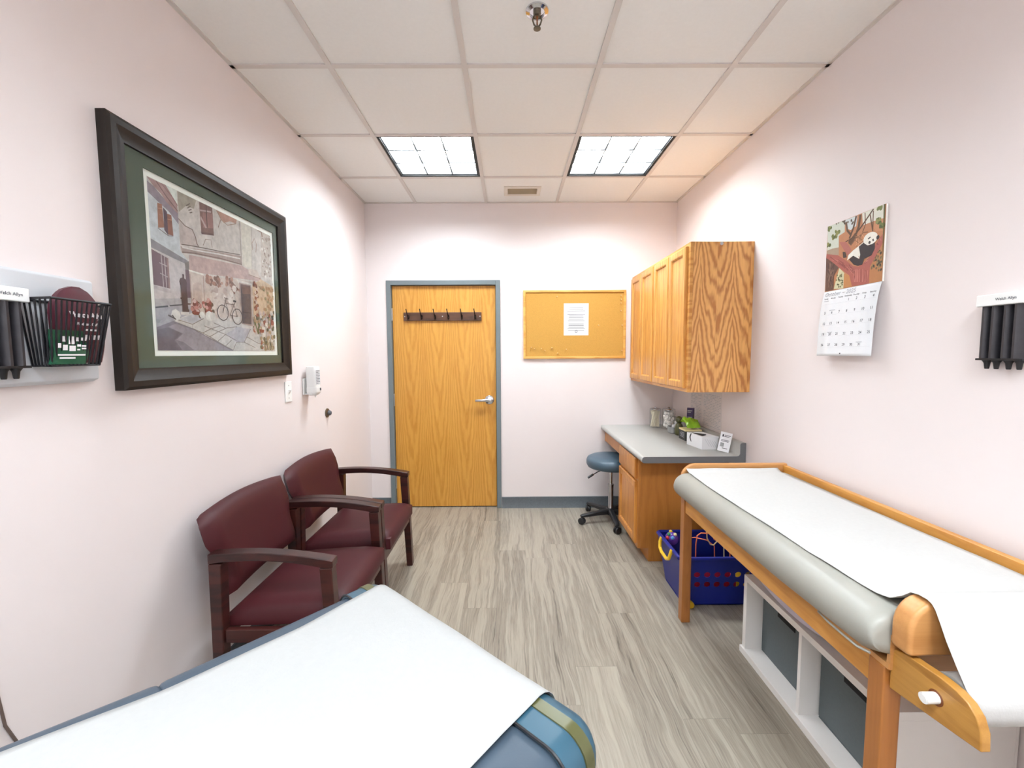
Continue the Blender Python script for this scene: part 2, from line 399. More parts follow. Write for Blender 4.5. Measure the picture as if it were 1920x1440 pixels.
# cove base
def cove(name, x0, x1, y0, y1, nx, ny, end=None):
    b = MB(); t = .008; d = .10
    if ny: b.prism([(y0, d), (y0-t*.6, d-.004), (y0-t, .02), (y0-t*2.4, 0), (y0, 0)], 'x', x0, x1)
    else:
        s = nx; b.prism([(x0, d), (x0+s*t*.6, d-.004), (x0+s*t, .02), (x0+s*t*2.4, 0), (x0, 0)], 'y', y0, y1)
    return struct(b.build(name, 'base_grey', loc=((x0+x1)/2, (y0+y1)/2, 0)))
cove('baseboard_back', -.078, XR, YB, YB, 0, 1); cove('baseboard_corner', XL, -1.085, YB, YB, 0, 1)
cove('baseboard_left', XL, XL, YN, YB-.02, 1, 0); cove('baseboard_right', XR, XR, YN, YB-.02, -1, 0)

# door with steel frame
door = struct(thing('door_1', 'x', 'x', ((DX0+DX1)/2, YB, 0))); del door['label'], door['category']
f = MB(); y0, y1 = YB-.014, YB+.085
f.box(-1.080, DX0, y0, y1, 0, DZ+.040); f.box(DX1, -.083, y0, y1, 0, DZ+.040); f.box(DX0, DX1, y0, y1, DZ, DZ+.040)
f.box(DX0, DX0+.012, YB+.068, y1, 0, DZ); f.box(DX1-.012, DX1, YB+.068, y1, 0, DZ)
f.build('door_frame', 'frame_grey', door, bevel=.003)
d = MB(); d.box(DX0+.004, DX1-.004, YB+.022, YB+.066, .008, DZ-.004)
d.build('door_panel', 'door_oak', door, bevel=.001)
for z in (1.745, .99, .237):
    h = MB(); h.tube([(DX0+.002, YB+.010, z-.055), (DX0+.002, YB+.010, z+.055)], .0075, 10); h.box(DX0-.010, DX0+.003, YB+.004, YB+.014, z-.052, z+.052)
    h.build('hinge', 'steel', door)
h = MB(); c = V(-.186, YB+.022, .985)
h.lathe([(.001, -.012), (.030, -.012), (.040, -.006), (.042, 0)], c, 'y', 28)
h.build('rose', 'chrome', door)
h = MB(); h.tube([c+V(0, -.008, 0), c+V(0, -.052, 0)], .012, 14)
h.rings([[c+V(x, -.052+q*.011+yo, zz+p*hz) for p, q in ((1, -.6), (1, .6), (.5, 1), (-.5, 1), (-1, .6), (-1, -.6), (-.5, -1), (.5, -1))] for x, yo, zz, hz in ((.016, 0, 0, .013), (0, 0, 0, .014), (-.05, .001, -.001, .0105), (-.115, .004, -.003, .0095), (-.124, .008, -.003, .008))])
h.build('lever', 'steel', door)
h = MB(); h.box(DX1-.001, DX1+.003, YB+.02, YB+.03, .95, 1.01); h.build('strike', 'steel', door)

# ceiling lamps: 3 x 3 parabolic louvre troffers
def troffer(label):
    x0, x1, y0, y1 = GX[0]+.013, GX[1]-.013, GY[5]+.013, GY[6]-.013
    t = thing('ceiling_light', label, 'ceiling light', ((x0+x1)/2, (y0+y1)/2, H), 'recessed louvre ceiling lights')
    b = MB(); e = .016
    b.box(x0, x0+e, y0, y1, H-.002, H+.11); b.box(x1-e, x1, y0, y1, H-.002, H+.11)
    b.box(x0+e, x1-e, y0, y0+e, H-.002, H+.11); b.box(x0+e, x1-e, y1-e, y1, H-.002, H+.11); b.box(x0, x1, y0, y1, H+.11, H+.115)
    b.build('housing', 'troffer_dark', t)
    b = MB(); b.box(x0+e, x1-e, y0+e, y1-e, H+.062, H+.072); b.build('lamp_panel', 'lamp', t)
    b = MB(); X0, X1, Y0, Y1 = x0+e+.002, x1-e-.002, y0+e+.002, y1-e-.002
    def blade(p, q, c, horiz, k0=-1, k1=1):         # wedge, wide at the top like a parabolic vane
        e_ = .006 if horiz else .004
        pr = [(c+e_*k0, H+.006), (c+e_*k1, H+.006), (c+.007*k1, H+.046), (c+.007*k0, H+.046)]
        b.prism(pr, 'x' if horiz else 'y', p, q)
    for k in range(4):
        k0, k1 = (0, 1) if k == 0 else ((-1, 0) if k == 3 else (-1, 1))
        blade(Y0, Y1, X0+(X1-X0)*k/3, False, k0, k1); blade(X0, X1, Y0+(Y1-Y0)*k/3, True, k0, k1)
    b.build('louvre', 'louvre', t); return t
t1 = troffer('square louvre ceiling light on the left, nearer the framed picture')
base = t1.location.copy()
dup(t1, base+V(2*T, 0, 0), 'square louvre ceiling light on the right, nearer the oak wall cabinet')
rear = [dup(t1, base+V(0, -5*T, 0), 'square louvre ceiling light over the blue exam table'),
        dup(t1, base+V(2*T, -5*T, 0), 'square louvre ceiling light over the near end of the grey padded table')]
for r_ in rear:                     # extra power added to the two unseen rear fittings, to brighten the near walls
    for c_ in r_.children:
        if c_.name.startswith('lamp_panel'): c_.data = c_.data.copy(); c_.data.materials[0] = M['lamp_boosted']

t = thing('air_vent', 'small almond ceiling air vent between the two lights and the door wall', 'vent', (.107, 3.505, H))
b = MB(); x0, x1, y0, y1 = -.04, .254, 3.41, 3.60
for q in ((x0, x1, y0, y0+.035), (x0, x1, y1-.035, y1), (x0, x0+.03, y0+.035, y1-.035), (x1-.03, x1, y0+.035, y1-.035)): b.box(*q, H-.008, H)
b.build('vent_frame', 'vent', t, bevel=.003)
b = MB(); b.box(x0+.03, x1-.03, y0+.035, y1-.035, H-.002, H)
for k in range(9):
    y = y0+.045+k*.0125; b.prism([(y, H-.006), (y+.003, H-.006), (y+.007, H-.001), (y+.004, H-.001)], 'x', x0+.031, x1-.031)
b.build('grille', 'vent_dark', t, smooth=False)

s = V(.111, 1.713, H)
t = thing('fire_sprinkler', 'chrome fire sprinkler head in the ceiling nearest the camera', 'sprinkler', s)
b = MB(); b.lathe([(.044, 0), (.043, -.005), (.030, -.010), (.028, -.004), (.012, -.004)], s, 'z', 28); b.build('escutcheon', 'chrome', t)
b = MB(); b.lathe([(.015, 0), (.015, -.012), (.011, -.016), (.011, -.022)], s, 'z', 14); b.build('body', 'brass_dark', t)
b = MB()
for k in (-1, 1): b.tube([s+V(k*.011, 0, -.018), s+V(k*.017, 0, -.034), s+V(k*.012, 0, -.050), s+V(k*.002, 0, -.060)], .0032, 8)
b.build('frame_arms', 'brass_dark', t)
b = MB(); b.lathe([(.004, -.022), (.0025, -.040), (.004, -.060)], s, 'z', 10); b.build('glass_bulb', 'amber', t)
b = MB(); b.lathe([(.006, -.056), (.014, -.064), (.014, -.066), (.004, -.067)], s, 'z', 16); b.build('deflector', 'brass_dark', t)


# flat printed artwork: kind, red green blue, width | u v points in thousandths of the sheet
ART_PAINTING = """
area 205 206 210 0 | 0 979, 176 858, 176 629, 225 579, -4 650
area 226 228 222 0 | 53 1001, 98 1005, 175 1000, 175 886, 111 993
area 152 138 148 0 | -1 974, 37 958, 79 924, 176 863, 176 791, 116 848, 58 878, -4 912
area 176 142 140 0 | 1 997, 52 996, 107 1003, 174 915, 173 857, 105 899, 76 936, 37 958
line 130 98 98 6 | 52 996, 108 932, 174 872
line 150 112 112 5 | 80 1000, 142 947, 175 906
area 165 115 95 0 | 51 871, 78 874, 84 739, 47 725
area 98 78 88 0 | 84 858, 106 840, 105 700, 83 725
area 150 100 85 0 | 106 830, 132 831, 137 709, 105 705
line 200 150 125 4 | 51 840, 79 847
line 200 150 125 4 | 106 798, 133 801
line 110 80 75 4 | 46 723, 105 698, 136 707
area 200 188 188 0 | -5 601, 225 576, 203 558, 232 344, 235 299, -4 265
area 142 136 140 0 | -4 648, 225 578, 203 557, 95 576, -5 597
area 118 92 100 0 | -4 588, 91 561, 92 378, -6 384
line 182 166 166 5 | 55 570, 57 380
line 182 166 166 5 | 73 566, 75 379
line 182 166 166 5 | 40 520, 88 510
line 182 166 166 5 | 41 459, 89 445
line 182 166 166 5 | 45 519, 90 508
line 150 120 118 10 | 91 561, 92 378
area 190 176 176 0 | -4 382, 103 369, 102 350, -3 359
area 178 170 172 0 | -2 301, 232 344, 230 306, -4 252
area 112 86 96 0 | 201 521, 227 528, 232 344, 200 339
area 132 122 118 0 | 200 560, 231 580, 228 523, 203 517
area 168 156 142 0 | 179 998, 307 997, 286 933, 232 930, 181 870
line 120 105 98 6 | 232 930, 260 956
line 120 105 98 6 | 239 918, 264 940
line 120 105 98 6 | 247 907, 269 923
line 120 105 98 6 | 255 895, 273 906
area 196 178 172 0 | 179 826, 218 798, 271 792, 310 689, 179 668
line 122 98 88 6 | 176 828, 218 798, 266 793, 286 752, 294 709, 310 689
line 150 130 120 5 | 340 714, 361 762, 404 771, 410 720
area 132 98 92 0 | 327 998, 428 1000, 429 814, 331 798
area 160 118 112 0 | 349 938, 426 959, 426 858, 348 835
area 192 165 160 0 | 329 948, 417 972, 416 960, 331 937
area 192 165 160 0 | 335 907, 376 845, 366 836, 331 890
line 95 70 68 6 | 380 1003, 379 846
line 110 80 75 14 | 331 793, 428 816
area 186 142 126 0 | 460 997, 640 1005, 633 967, 575 963, 518 930, 492 948
line 150 120 105 5 | 460 997, 496 949, 468 879
line 165 140 125 6 | 495 944, 552 926, 633 968
area 216 205 192 0 | 677 1002, 784 1003, 771 670, 674 664
line 150 135 125 6 | 666 1009, 666 833, 666 662
line 165 150 138 4 | 784 1003, 772 682
area 196 180 170 0 | 887 999, 1033 1014, 1024 652, 871 618
line 150 115 100 12 | 852 999, 896 996, 902 960
line 165 130 112 5 | 789 817, 784 871, 812 917, 831 880, 822 808
dot 150 128 118 8 | 973 820
dot 150 128 118 6 | 927 664
dot 150 128 118 7 | 956 881
dot 150 128 118 11 | 911 652
dot 150 128 118 11 | 976 714
dot 150 128 118 7 | 915 677
dot 172 152 140 7 | 956 751
dot 222 214 206 7 | 923 870
dot 222 214 206 11 | 896 858
dot 222 214 206 11 | 987 814
dot 172 152 140 9 | 924 815
dot 150 128 118 8 | 994 970
dot 150 128 118 9 | 1005 815
dot 222 214 206 9 | 919 636
dot 150 128 118 6 | 992 773
dot 172 152 140 8 | 926 719
dot 172 152 140 10 | 917 854
dot 150 128 118 10 | 920 771
dot 150 128 118 7 | 1002 891
dot 150 128 118 6 | 961 679
dot 172 152 140 10 | 1012 984
dot 172 152 140 8 | 905 745
dot 222 214 206 10 | 897 754
dot 172 152 140 8 | 917 765
dot 150 128 118 8 | 902 939
dot 150 128 118 8 | 972 648
dot 222 214 206 7 | 1005 847
dot 150 128 118 7 | 893 714
dot 222 214 206 10 | 918 946
dot 172 152 140 9 | 937 954
dot 222 214 206 8 | 1002 770
dot 150 128 118 9 | 920 827
dot 150 128 118 7 | 938 755
dot 172 152 140 11 | 957 962
dot 172 152 140 8 | 944 716
dot 172 152 140 11 | 916 942
dot 172 152 140 9 | 1007 855
dot 222 214 206 10 | 976 732
dot 172 152 140 8 | 930 660
dot 222 214 206 11 | 1000 875
dot 222 214 206 9 | 998 881
dot 172 152 140 9 | 961 748
dot 172 152 140 8 | 935 803
dot 172 152 140 12 | 977 964
dot 222 214 206 7 | 998 764
dot 150 128 118 11 | 970 824
dot 172 152 140 10 | 1003 915
dot 150 128 118 7 | 906 759
dot 172 152 140 7 | 977 720
dot 150 128 118 9 | 998 919
dot 222 214 206 10 | 983 795
dot 172 152 140 11 | 950 944
dot 222 214 206 10 | 938 684
dot 222 214 206 11 | 905 929
dot 222 214 206 11 | 928 850
area 192 162 156 0 | 233 621, 666 662, 728 647, 745 649, 862 620, 860 581, 227 513
area 172 150 142 0 | 178 658, 269 671, 451 705, 664 735, 671 666, 480 656, 267 635, 186 619
line 222 212 206 10 | 188 656, 274 663, 456 690, 654 712
line 135 108 102 8 | 186 624, 273 642, 481 664, 667 671
line 110 92 84 6 | 184 672, 243 683, 333 696, 471 713, 656 742
area 214 204 192 0 | 674 664, 779 666, 818 673, 729 657
area 208 188 178 0 | 729 654, 821 667, 861 607, 734 609
line 150 120 108 5 | 734 609, 861 603
area 206 186 176 0 | 227 513, 328 511, 772 562, 738 284, 388 224, 228 278
line 235 228 220 10 | 224 520, 328 516
area 196 172 162 0 | 246 432, 278 456, 312 450, 309 317, 244 313
line 175 148 140 6 | 327 505, 324 322
line 175 148 140 6 | 231 499, 231 309
dot 150 106 92 16 | 358 492
dot 165 120 105 16 | 363 477
dot 165 120 105 16 | 366 496
dot 165 120 105 16 | 359 508
dot 182 140 124 16 | 382 502
dot 165 120 105 16 | 356 479
dot 128 92 80 16 | 388 484
dot 165 120 105 14 | 443 495
dot 128 92 80 14 | 441 519
dot 128 92 80 14 | 437 492
dot 182 140 124 14 | 449 493
dot 128 92 80 14 | 419 509
dot 150 106 92 14 | 447 500
dot 165 120 105 14 | 449 508
dot 165 120 105 10 | 415 477
dot 128 92 80 10 | 422 468
dot 150 106 92 10 | 401 475
dot 165 120 105 10 | 410 468
dot 165 120 105 10 | 401 471
dot 128 92 80 10 | 380 461
dot 182 140 124 10 | 375 479
dot 128 92 80 9 | 459 476
dot 182 140 124 9 | 474 488
dot 182 140 124 9 | 459 465
dot 150 106 92 9 | 442 460
dot 128 92 80 9 | 439 481
dot 128 92 80 9 | 439 494
dot 150 106 92 9 | 450 469
dot 150 106 92 14 | 560 531
dot 150 106 92 14 | 519 531
dot 165 120 105 14 | 550 522
dot 150 106 92 14 | 557 524
dot 150 106 92 14 | 520 536
dot 128 92 80 14 | 548 528
dot 182 140 124 14 | 563 537
dot 128 92 80 14 | 550 499
dot 182 140 124 14 | 516 490
dot 165 120 105 14 | 551 511
dot 165 120 105 14 | 555 516
dot 165 120 105 14 | 520 520
dot 128 92 80 14 | 550 509
dot 182 140 124 14 | 519 505
dot 150 106 92 11 | 520 493
dot 182 140 124 11 | 548 489
dot 150 106 92 11 | 557 484
dot 165 120 105 11 | 565 473
dot 128 92 80 11 | 569 503
dot 128 92 80 11 | 571 499
dot 182 140 124 11 | 511 484
dot 150 106 92 10 | 563 454
dot 150 106 92 10 | 560 490
dot 182 140 124 10 | 590 472
dot 128 92 80 10 | 599 473
dot 128 92 80 10 | 608 472
dot 182 140 124 10 | 596 470
dot 128 92 80 10 | 585 491
dot 182 140 124 9 | 593 470
dot 128 92 80 9 | 570 432
dot 165 120 105 9 | 596 461
dot 165 120 105 9 | 582 455
dot 165 120 105 9 | 626 467
dot 150 106 92 9 | 579 438
dot 150 106 92 9 | 569 434
dot 222 206 198 14 | 488 391
dot 214 196 186 17 | 558 406
dot 214 196 186 19 | 561 342
dot 188 164 154 15 | 411 372
dot 222 206 198 13 | 497 337
dot 188 164 154 21 | 547 409
dot 214 196 186 12 | 506 423
dot 214 196 186 18 | 536 399
dot 188 164 154 20 | 397 406
dot 188 164 154 21 | 507 366
dot 214 196 186 15 | 468 327
dot 222 206 198 14 | 387 369
dot 214 196 186 19 | 385 350
dot 188 164 154 20 | 561 374
dot 222 206 198 17 | 555 356
dot 222 206 198 13 | 424 406
dot 222 206 198 21 | 581 469
dot 214 196 186 13 | 445 332
dot 214 196 186 15 | 576 355
dot 214 196 186 18 | 386 382
dot 222 206 198 20 | 554 426
dot 214 196 186 15 | 417 351
dot 188 164 154 14 | 379 323
dot 188 164 154 15 | 559 340
dot 188 164 154 15 | 503 422
dot 214 196 186 13 | 456 369
dot 214 196 186 21 | 402 342
dot 222 206 198 21 | 534 380
dot 214 196 186 14 | 566 379
dot 214 196 186 17 | 402 394
dot 188 164 154 18 | 421 428
dot 214 196 186 20 | 397 315
dot 188 164 154 21 | 496 435
dot 214 196 186 13 | 552 441
area 212 182 156 0 | 762 535, 861 600, 1013 566, 1011 300, 762 274
area 224 212 204 0 | 606 545, 763 542, 761 517, 619 519
area 178 154 148 0 | 627 526, 745 529, 749 198, 637 213
area 98 84 88 0 | 642 517, 741 520, 735 214, 642 216
area 128 100 96 0 | 642 517, 741 520, 741 457, 660 443
line 70 60 64 5 | 653 304, 737 305
area 166 160 166 0 | -5 251, 229 298, 234 248, 129 193, -5 136
line 80 80 88 10 | -5 251, 75 269
line 80 80 88 8 | 85 273, 230 304, 240 290
area 150 150 152 0 | -5 184, 28 183, 18 163, -4 161
area 130 120 130 0 | -5 136, 103 183, 225 146, 542 3, -6 -1
area 154 144 152 0 | 67 144, 117 167, 230 137, 528 3, 232 1, 161 53, 111 66, 159 107
area 112 102 112 0 | 2 121, 67 140, 154 107, 101 66, 147 4, -4 0
area 204 196 192 0 | 129 195, 231 248, 316 237, 420 230, 740 197, 874 103, 867 6, 546 3, 225 146
area 188 182 188 0 | 139 196, 231 238, 309 221, 227 177
area 188 180 186 0 | 480 120, 590 185, 722 177, 651 69, 575 67
line 140 126 120 5 | 129 193, 227 172, 225 146, 297 120, 349 97, 410 67, 474 35, 542 6
line 140 126 120 5 | 227 172, 309 218
line 140 126 120 5 | 297 120, 359 151, 437 179
line 140 126 120 5 | 349 97, 414 133, 504 173
line 140 126 120 5 | 410 67, 480 120
line 140 126 120 5 | 312 169, 383 147, 480 120, 576 79
line 140 126 120 5 | 386 196, 483 166, 590 185
line 140 126 120 5 | 542 7, 575 67, 651 69, 722 177
line 140 126 120 5 | 651 69, 763 29
line 140 126 120 5 | 678 113, 791 67, 861 56
line 140 126 120 5 | 474 35, 533 83
line 82 58 62 40 | 182 414, 184 252
dot 82 58 62 26 | 180 433
line 82 58 62 12 | 182 485, 183 439
line 82 58 62 10 | 187 300, 229 303, 237 289
line 82 58 62 10 | 155 330, 189 332
line 82 58 62 30 | 163 252, 210 251
line 205 196 192 18 | 152 236, 209 240
dot 214 208 204 30 | 120 221
line 96 84 84 10 | 72 215, 119 194, 96 218
dot 150 82 76 12 | 265 318
dot 120 64 60 12 | 258 256
dot 190 130 124 12 | 261 315
dot 190 130 124 12 | 271 285
dot 120 64 60 12 | 266 281
dot 120 64 60 12 | 247 329
dot 150 82 76 12 | 256 295
dot 100 80 66 12 | 269 276
dot 120 64 60 12 | 244 264
dot 100 80 66 12 | 247 285
dot 100 80 66 12 | 277 312
dot 150 82 76 12 | 267 266
dot 190 130 124 12 | 261 257
dot 120 64 60 12 | 284 296
dot 100 80 66 12 | 244 257
dot 120 64 60 12 | 266 266
dot 212 180 176 12 | 262 278
dot 120 64 60 12 | 252 253
dot 190 130 124 12 | 279 293
dot 150 82 76 12 | 289 297
dot 100 80 66 12 | 285 231
dot 212 180 176 12 | 247 276
dot 100 80 66 12 | 257 302
dot 100 80 66 12 | 264 266
dot 212 180 176 12 | 231 293
dot 100 80 66 12 | 272 259
dot 150 82 76 12 | 269 259
dot 212 180 176 12 | 260 279
dot 150 82 76 12 | 252 272
dot 212 180 176 12 | 264 278
dot 120 64 60 12 | 253 290
dot 190 130 124 12 | 247 285
dot 190 130 124 12 | 290 302
dot 212 180 176 12 | 273 290
dot 190 130 124 12 | 265 284
dot 120 64 60 12 | 239 251
dot 120 64 60 12 | 232 277
dot 150 82 76 12 | 278 302
dot 120 64 60 12 | 275 260
dot 212 180 176 12 | 273 305
dot 190 130 124 12 | 266 289
dot 150 82 76 12 | 268 309
dot 212 180 176 12 | 270 259
dot 190 130 124 12 | 230 272
dot 120 64 60 12 | 246 306
dot 212 180 176 12 | 250 326
dot 128 68 64 12 | 344 286
dot 158 86 80 12 | 336 283
dot 200 150 144 12 | 363 300
dot 158 86 80 12 | 359 343
dot 158 86 80 12 | 341 268
dot 128 68 64 12 | 354 320
dot 158 86 80 12 | 351 308
dot 158 86 80 12 | 367 317
dot 110 84 70 12 | 365 300
dot 200 150 144 12 | 341 331
dot 158 86 80 12 | 348 314
dot 110 84 70 12 | 380 321
dot 200 150 144 12 | 328 307
dot 128 68 64 12 | 343 312
dot 158 86 80 12 | 348 308
dot 158 86 80 12 | 353 333
dot 110 84 70 12 | 354 335
dot 128 68 64 12 | 332 309
dot 128 68 64 12 | 365 312
dot 110 84 70 12 | 369 310
dot 158 86 80 12 | 333 318
dot 128 68 64 12 | 346 280
dot 110 84 70 12 | 358 313
dot 128 68 64 12 | 343 291
dot 200 150 144 12 | 346 331
dot 200 150 144 12 | 343 267
dot 128 68 64 12 | 335 269
dot 200 150 144 12 | 344 317
dot 110 84 70 12 | 387 275
dot 158 86 80 12 | 345 308
dot 158 86 80 12 | 366 331
dot 128 68 64 12 | 350 293
dot 110 84 70 12 | 332 286
dot 110 84 70 12 | 347 299
dot 158 86 80 12 | 353 304
dot 158 86 80 12 | 342 299
dot 158 86 80 12 | 314 322
dot 200 150 144 12 | 320 305
dot 128 68 64 12 | 363 309
dot 110 84 70 12 | 335 316
dot 110 84 70 12 | 343 309
dot 128 68 64 12 | 361 299
dot 128 68 64 12 | 350 316
dot 158 86 80 12 | 360 293
dot 200 150 144 12 | 353 350
dot 200 150 144 12 | 338 296
area 150 78 68 0 | 235 259, 280 259, 274 238, 239 236
area 150 78 68 0 | 325 280, 379 282, 372 260, 329 257
dot 224 218 212 30 | 355 239
dot 224 218 212 20 | 299 241
dot 214 206 200 24 | 380 242
line 104 86 82 7 | 512 273, 509 256, 501 241, 490 229, 477 223, 463 221, 449 225, 437 234, 428 247, 423 262, 422 279, 425 296, 432 310, 443 322, 455 329, 470 331, 484 328, 496 319, 505 307, 511 291, 512 273
line 225 212 205 3 | 506 273, 503 257, 497 244, 487 234, 475 228, 463 227, 451 230, 440 239, 432 250, 428 264, 427 280, 430 295, 436 308, 445 318, 457 324, 469 326, 481 322, 492 315, 501 303, 505 288, 506 273
line 104 86 82 7 | 642 258, 638 240, 631 224, 619 212, 606 205, 592 203, 578 207, 566 216, 557 230, 551 246, 550 264, 554 282, 561 297, 572 309, 585 317, 599 319, 613 316, 626 307, 635 293, 641 276, 642 258
line 225 212 205 3 | 636 257, 633 241, 626 227, 616 216, 605 210, 592 209, 580 213, 569 221, 561 234, 557 249, 556 265, 559 280, 565 294, 575 305, 586 312, 599 313, 611 310, 622 302, 630 289, 635 274, 636 257
line 112 94 86 6 | 466 276, 496 370, 504 388
line 112 94 86 6 | 494 347, 575 347
line 112 94 86 6 | 497 342, 527 266, 580 366
line 112 94 86 6 | 527 266, 595 261, 572 338
line 112 94 86 6 | 483 387, 520 381
line 70 60 58 14 | 563 376, 591 373
dot 220 196 186 11 | 808 527
dot 220 196 186 11 | 806 514
dot 160 96 80 11 | 801 540
dot 130 84 70 11 | 787 548
dot 130 84 70 11 | 777 536
dot 160 96 80 11 | 786 557
dot 130 84 70 11 | 804 528
dot 130 84 70 11 | 778 533
dot 130 84 70 11 | 790 470
dot 220 196 186 11 | 796 459
dot 220 196 186 11 | 813 495
dot 130 84 70 11 | 793 474
dot 130 84 70 11 | 807 484
dot 220 196 186 11 | 790 478
dot 130 84 70 11 | 814 449
dot 220 196 186 11 | 806 454
dot 220 196 186 11 | 797 405
dot 220 196 186 11 | 784 399
dot 160 96 80 11 | 789 407
dot 220 196 186 11 | 783 405
dot 130 84 70 11 | 780 397
dot 220 196 186 11 | 798 398
dot 220 196 186 11 | 765 437
dot 160 96 80 11 | 792 433
dot 220 196 186 11 | 812 358
dot 220 196 186 11 | 809 353
dot 160 96 80 11 | 794 348
dot 130 84 70 11 | 786 360
dot 130 84 70 11 | 778 352
dot 160 96 80 11 | 783 340
dot 130 84 70 11 | 811 376
dot 160 96 80 11 | 798 369
dot 206 180 172 15 | 816 200
dot 180 150 120 15 | 975 234
dot 120 110 86 17 | 902 251
dot 206 180 172 15 | 964 218
dot 180 150 120 15 | 829 35
dot 92 88 70 15 | 781 276
dot 180 150 120 9 | 846 74
dot 92 88 70 13 | 794 270
dot 92 88 70 12 | 975 191
dot 180 150 120 11 | 890 256
dot 180 150 120 14 | 891 249
dot 180 150 120 16 | 967 250
dot 180 150 120 16 | 967 31
dot 206 180 172 14 | 916 296
dot 162 96 80 8 | 888 311
dot 180 150 120 13 | 867 120
dot 162 96 80 14 | 941 280
dot 228 214 204 16 | 758 198
dot 180 150 120 11 | 924 146
dot 92 88 70 18 | 926 277
dot 206 180 172 10 | 840 317
dot 162 96 80 9 | 869 35
dot 228 214 204 12 | 796 211
dot 180 150 120 16 | 931 222
dot 162 96 80 11 | 773 180
dot 228 214 204 13 | 921 49
dot 120 110 86 11 | 857 28
dot 162 96 80 14 | 938 307
dot 206 180 172 15 | 790 167
dot 206 180 172 14 | 874 321
dot 92 88 70 15 | 852 277
dot 162 96 80 12 | 862 209
dot 180 150 120 14 | 926 326
dot 180 150 120 16 | 936 162
dot 162 96 80 16 | 763 169
dot 162 96 80 9 | 999 328
dot 162 96 80 10 | 927 204
dot 120 110 86 12 | 857 205
dot 162 96 80 16 | 784 177
dot 92 88 70 13 | 913 41
dot 206 180 172 9 | 837 153
dot 206 180 172 9 | 899 172
dot 120 110 86 17 | 904 73
dot 206 180 172 18 | 918 138
dot 92 88 70 10 | 757 195
dot 120 110 86 9 | 941 37
dot 162 96 80 14 | 841 78
dot 120 110 86 14 | 966 77
dot 206 180 172 17 | 913 41
dot 162 96 80 12 | 966 261
dot 120 110 86 10 | 857 247
dot 228 214 204 11 | 778 170
dot 92 88 70 12 | 975 304
dot 228 214 204 17 | 859 133
dot 162 96 80 17 | 877 242
dot 180 150 120 13 | 921 315
dot 180 150 120 10 | 898 62
dot 228 214 204 17 | 988 115
dot 228 214 204 11 | 842 163
dot 162 96 80 9 | 832 64
dot 120 110 86 18 | 810 211
dot 92 88 70 11 | 980 208
dot 180 150 120 12 | 856 276
dot 162 96 80 15 | 949 53
dot 206 180 172 10 | 970 260
dot 206 180 172 9 | 777 170
dot 162 96 80 12 | 994 340
dot 120 110 86 14 | 829 34
dot 180 150 120 11 | 771 207
dot 228 214 204 9 | 840 217
dot 228 214 204 14 | 969 126
dot 180 150 120 11 | 873 292
dot 228 214 204 18 | 953 86
dot 180 150 120 14 | 855 81
dot 206 180 172 15 | 877 39
dot 92 88 70 9 | 979 283
dot 228 214 204 16 | 768 271
dot 228 214 204 15 | 896 228
dot 180 150 120 16 | 964 118
dot 228 214 204 18 | 967 330
dot 162 96 80 15 | 801 293
dot 120 110 86 13 | 807 271
dot 120 110 86 9 | 918 237
dot 206 180 172 8 | 769 145
dot 162 96 80 13 | 964 240
dot 228 214 204 11 | 859 23
dot 228 214 204 8 | 911 238
dot 120 110 86 16 | 988 128
dot 180 150 120 14 | 832 108
dot 228 214 204 12 | 920 90
dot 92 88 70 13 | 911 183
dot 92 88 70 11 | 875 66
dot 180 150 120 14 | 770 255
dot 228 214 204 12 | 849 240
dot 92 88 70 10 | 926 251
dot 206 180 172 15 | 853 214
dot 180 150 120 14 | 819 250
dot 180 150 120 16 | 906 109
dot 206 180 172 12 | 772 174
dot 180 150 120 16 | 875 20
dot 180 150 120 11 | 797 241
dot 120 110 86 12 | 878 77
dot 228 214 204 17 | 982 66
dot 120 110 86 12 | 836 39
dot 228 214 204 13 | 853 95
dot 162 96 80 18 | 972 247
dot 92 88 70 11 | 803 154
dot 206 180 172 16 | 789 209
dot 180 150 120 10 | 767 273
dot 180 150 120 11 | 1002 329
dot 228 214 204 8 | 910 210
dot 206 180 172 18 | 905 263
dot 206 180 172 17 | 770 190
dot 206 180 172 18 | 830 316
dot 180 150 120 15 | 938 272
dot 120 110 86 11 | 832 30
dot 92 88 70 11 | 944 57
dot 162 96 80 9 | 842 28
dot 162 96 80 12 | 967 266
dot 206 180 172 11 | 936 252
dot 180 150 120 17 | 775 242
dot 120 110 86 16 | 867 103
dot 228 214 204 18 | 860 188
dot 180 150 120 12 | 922 121
dot 180 150 120 14 | 832 192
dot 180 150 120 8 | 959 135
dot 92 88 70 13 | 996 340
dot 228 214 204 12 | 836 287
dot 206 180 172 16 | 820 177
line 120 112 84 4 | 901 11, 894 71
line 160 130 100 4 | 885 11, 861 92
line 160 130 100 4 | 905 11, 886 71
line 120 112 84 4 | 860 11, 864 68
line 200 180 150 4 | 906 11, 929 97
line 120 112 84 4 | 891 11, 911 99
line 120 112 84 4 | 933 11, 953 83
line 200 180 150 4 | 910 11, 915 93
line 160 130 100 4 | 904 11, 883 64
line 200 180 150 4 | 936 11, 970 85
line 160 130 100 4 | 941 11, 928 81
line 120 112 84 4 | 913 11, 888 72
line 160 130 100 4 | 957 12, 941 85
line 200 180 150 4 | 923 11, 902 87
line 200 180 150 4 | 944 11, 921 87
line 160 130 100 4 | 934 11, 968 85
line 120 112 84 4 | 870 11, 873 73
line 120 112 84 4 | 966 12, 987 99
line 160 130 100 4 | 902 11, 927 95
line 120 112 84 4 | 952 12, 923 87
line 120 112 84 4 | 930 11, 902 91
line 200 180 150 4 | 912 11, 922 88
line 200 180 150 4 | 969 12, 947 75
line 120 112 84 4 | 905 11, 923 74
line 200 180 150 4 | 915 11, 903 92
line 200 180 150 4 | 950 11, 968 87
